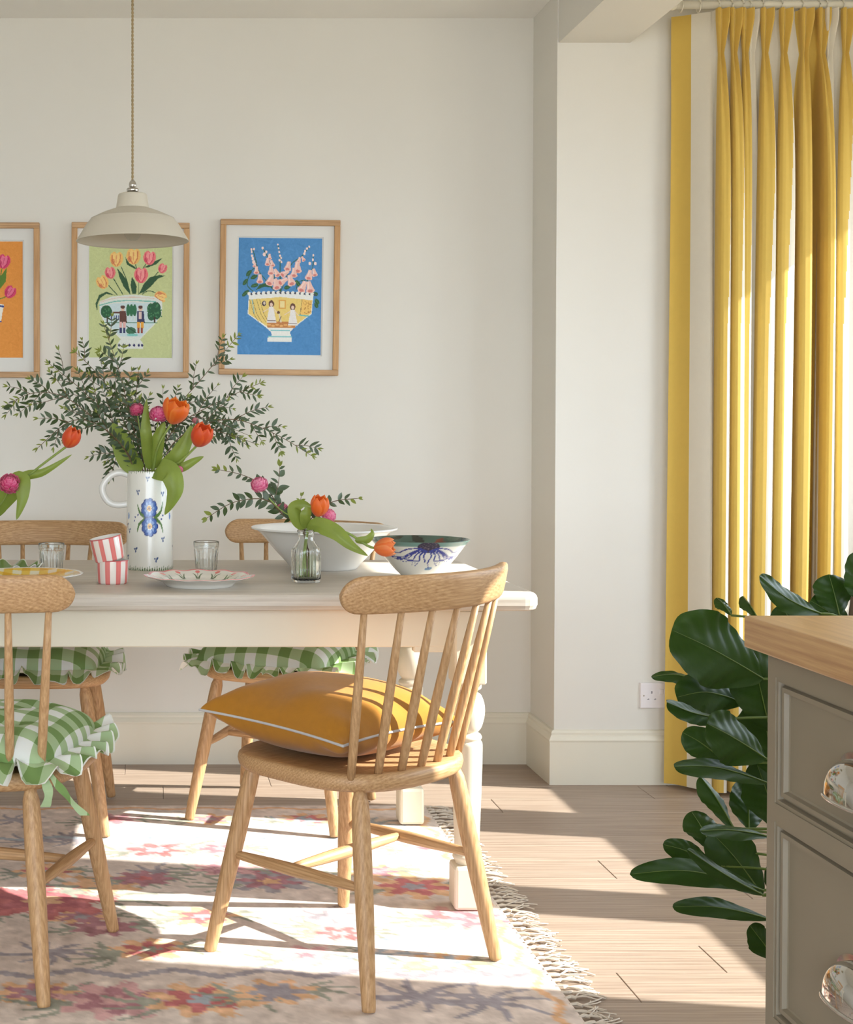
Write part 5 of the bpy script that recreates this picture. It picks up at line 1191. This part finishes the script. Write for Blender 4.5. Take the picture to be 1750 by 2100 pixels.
# ================================================================== FIDDLE-LEAF FIG
FYD = 2.28; trunk_px = 1742
fb = Vector(((trunk_px - PX) / FPX * FYD, FYD, 0.0))
fig = thing('fiddle_leaf_fig', 'dark green fiddle-leaf fig in a pot behind the kitchen unit', 'plant', fb)
mesh('pot', *lathe(smoothprof([(0.0, 0.002), (0.085, 0.002), (0.09, 0.01), (0.10, 0.12), (0.104, 0.20), (0.106, 0.215), (0.1, 0.217), (0.097, 0.2), (0.094, 0.18), (0.0, 0.18)], 3), 48), POTM, fig)
mesh('soil', *lathe([(0.0945, 0.185), (0.06, 0.19), (0.0, 0.188)], 32), plain('potting_soil', (60, 46, 36), .95), fig)
mesh('trunk', *tube([(0, 0, .18), (0.01, .0, .4), (-.005, 0, .62), (0.005, 0, .74), (0.01, 0, .82)], [.012, .011, .010, .008, .005], 10), FIGBARK, fig)
LV = [  # base px, tip px, half width px, depth offsets base/tip, twist, fold, bend (px up)
 (1566, 1392, 1378, 1292, 76, -.02, -.10, .10, .10, -6), (1525, 1442, 1388, 1430, 44, .02, -.04, .2, .15, -20), (1462, 1408, 1336, 1388, 17, .06, .10, 1.0, .4, -16), (1486, 1474, 1368, 1440, 21, -.06, -.12, .7, .5, 8),
 (1572, 1556, 1450, 1484, 52, -.10, -.13, .35, .3, -4), (1486, 1562, 1400, 1502, 34, .0, .02, .2, .1, -6), (1575, 1606, 1383, 1572, 22, -.08, -.16, .75, .4, -16), (1506, 1700, 1436, 1592, 24, -.02, .04, .5, .6, -8),
 (1536, 1702, 1536, 1600, 42, .06, .12, .0, .1, 0), (1462, 1742, 1418, 1664, 36, .05, .10, .1, .1, -6), (1580, 1716, 1436, 1704, 17, -.12, -.18, .9, .4, -8), (1466, 1776, 1360, 1732, 24, .02, .02, .4, .2, -8),
 (1566, 1826, 1292, 1793, 27, -.06, -.14, .45, .25, -26), (1566, 1836, 1410, 1742, 17, -.12, -.2, .6, .5, 6), (1564, 1836, 1458, 1706, 54, .0, .04, .1, .15, -10), (1580, 1886, 1380, 1860, 21, -.04, -.1, .6, .3, -14),
 (1590, 1966, 1538, 1898, 28, -.02, -.04, .2, .2, 0), (1684, 1258, 1558, 1181, 27, -.02, -.08, .45, .2, 14), (1722, 1262, 1700, 1178, 44, .04, .06, .1, .1, -4), (1780, 1250, 1762, 1130, 42, .0, .02, .2, .1, 0), (1740, 1290, 1662, 1232, 40, .05, .05, .1, .1, -6),
 (1556, 1272, 1524, 1222, 15, .08, .14, .6, .8, -4), (1500, 1262, 1470, 1226, 16, .1, .14, .3, .3, -4), (1580, 1500, 1540, 1330, 58, .0, -.02, .2, .2, 0), (1590, 1590, 1560, 1430, 60, .02, .0, -.2, .2, 0), (1600, 1700, 1550, 1560, 50, .06, .06, .2, .2, 0),
 (1540, 1420, 1440, 1370, 34, .08, .1, .2, .2, 4), (1640, 1560, 1600, 1420, 60, .1, .12, .1, .1, 0), (1660, 1860, 1590, 1760, 55, .08, .1, .1, .1, 0), (1700, 1480, 1780, 1380, 55, .04, .0, .1, .1, 0), (1690, 1700, 1790, 1640, 55, .08, .04, .1, .1, 0), (1660, 1330, 1600, 1240, 50, .1, .14, .1, .1, 0)]
for (bx, by, tx, ty, hw, d0, d1, tw, fold, bend) in LV:
    b = P(bx, by, FYD + d0) - fb; e = P(tx, ty, FYD + d1) - fb; m = (b + e) / 2 + Vector((0, 0, -bend * FYD / FPX)); w = hw * FYD / FPX
    o = blade('leaf', [b, b.lerp(m, .6) , m.lerp(e, .25), e], w, fig, FIGLEAF, tw, fold, (1.35, 0.62), 13, 0.16, 12, tw * .6, 0.0014)
    s = Vector((0.005, 0, max(.22, min(.80, b.z - .03)))); mesh('petiole', *tube(spline([s, s.lerp(b, .5) + Vector((0, 0, .01)), b], 4), .0022, 6), FIGVEIN, fig)
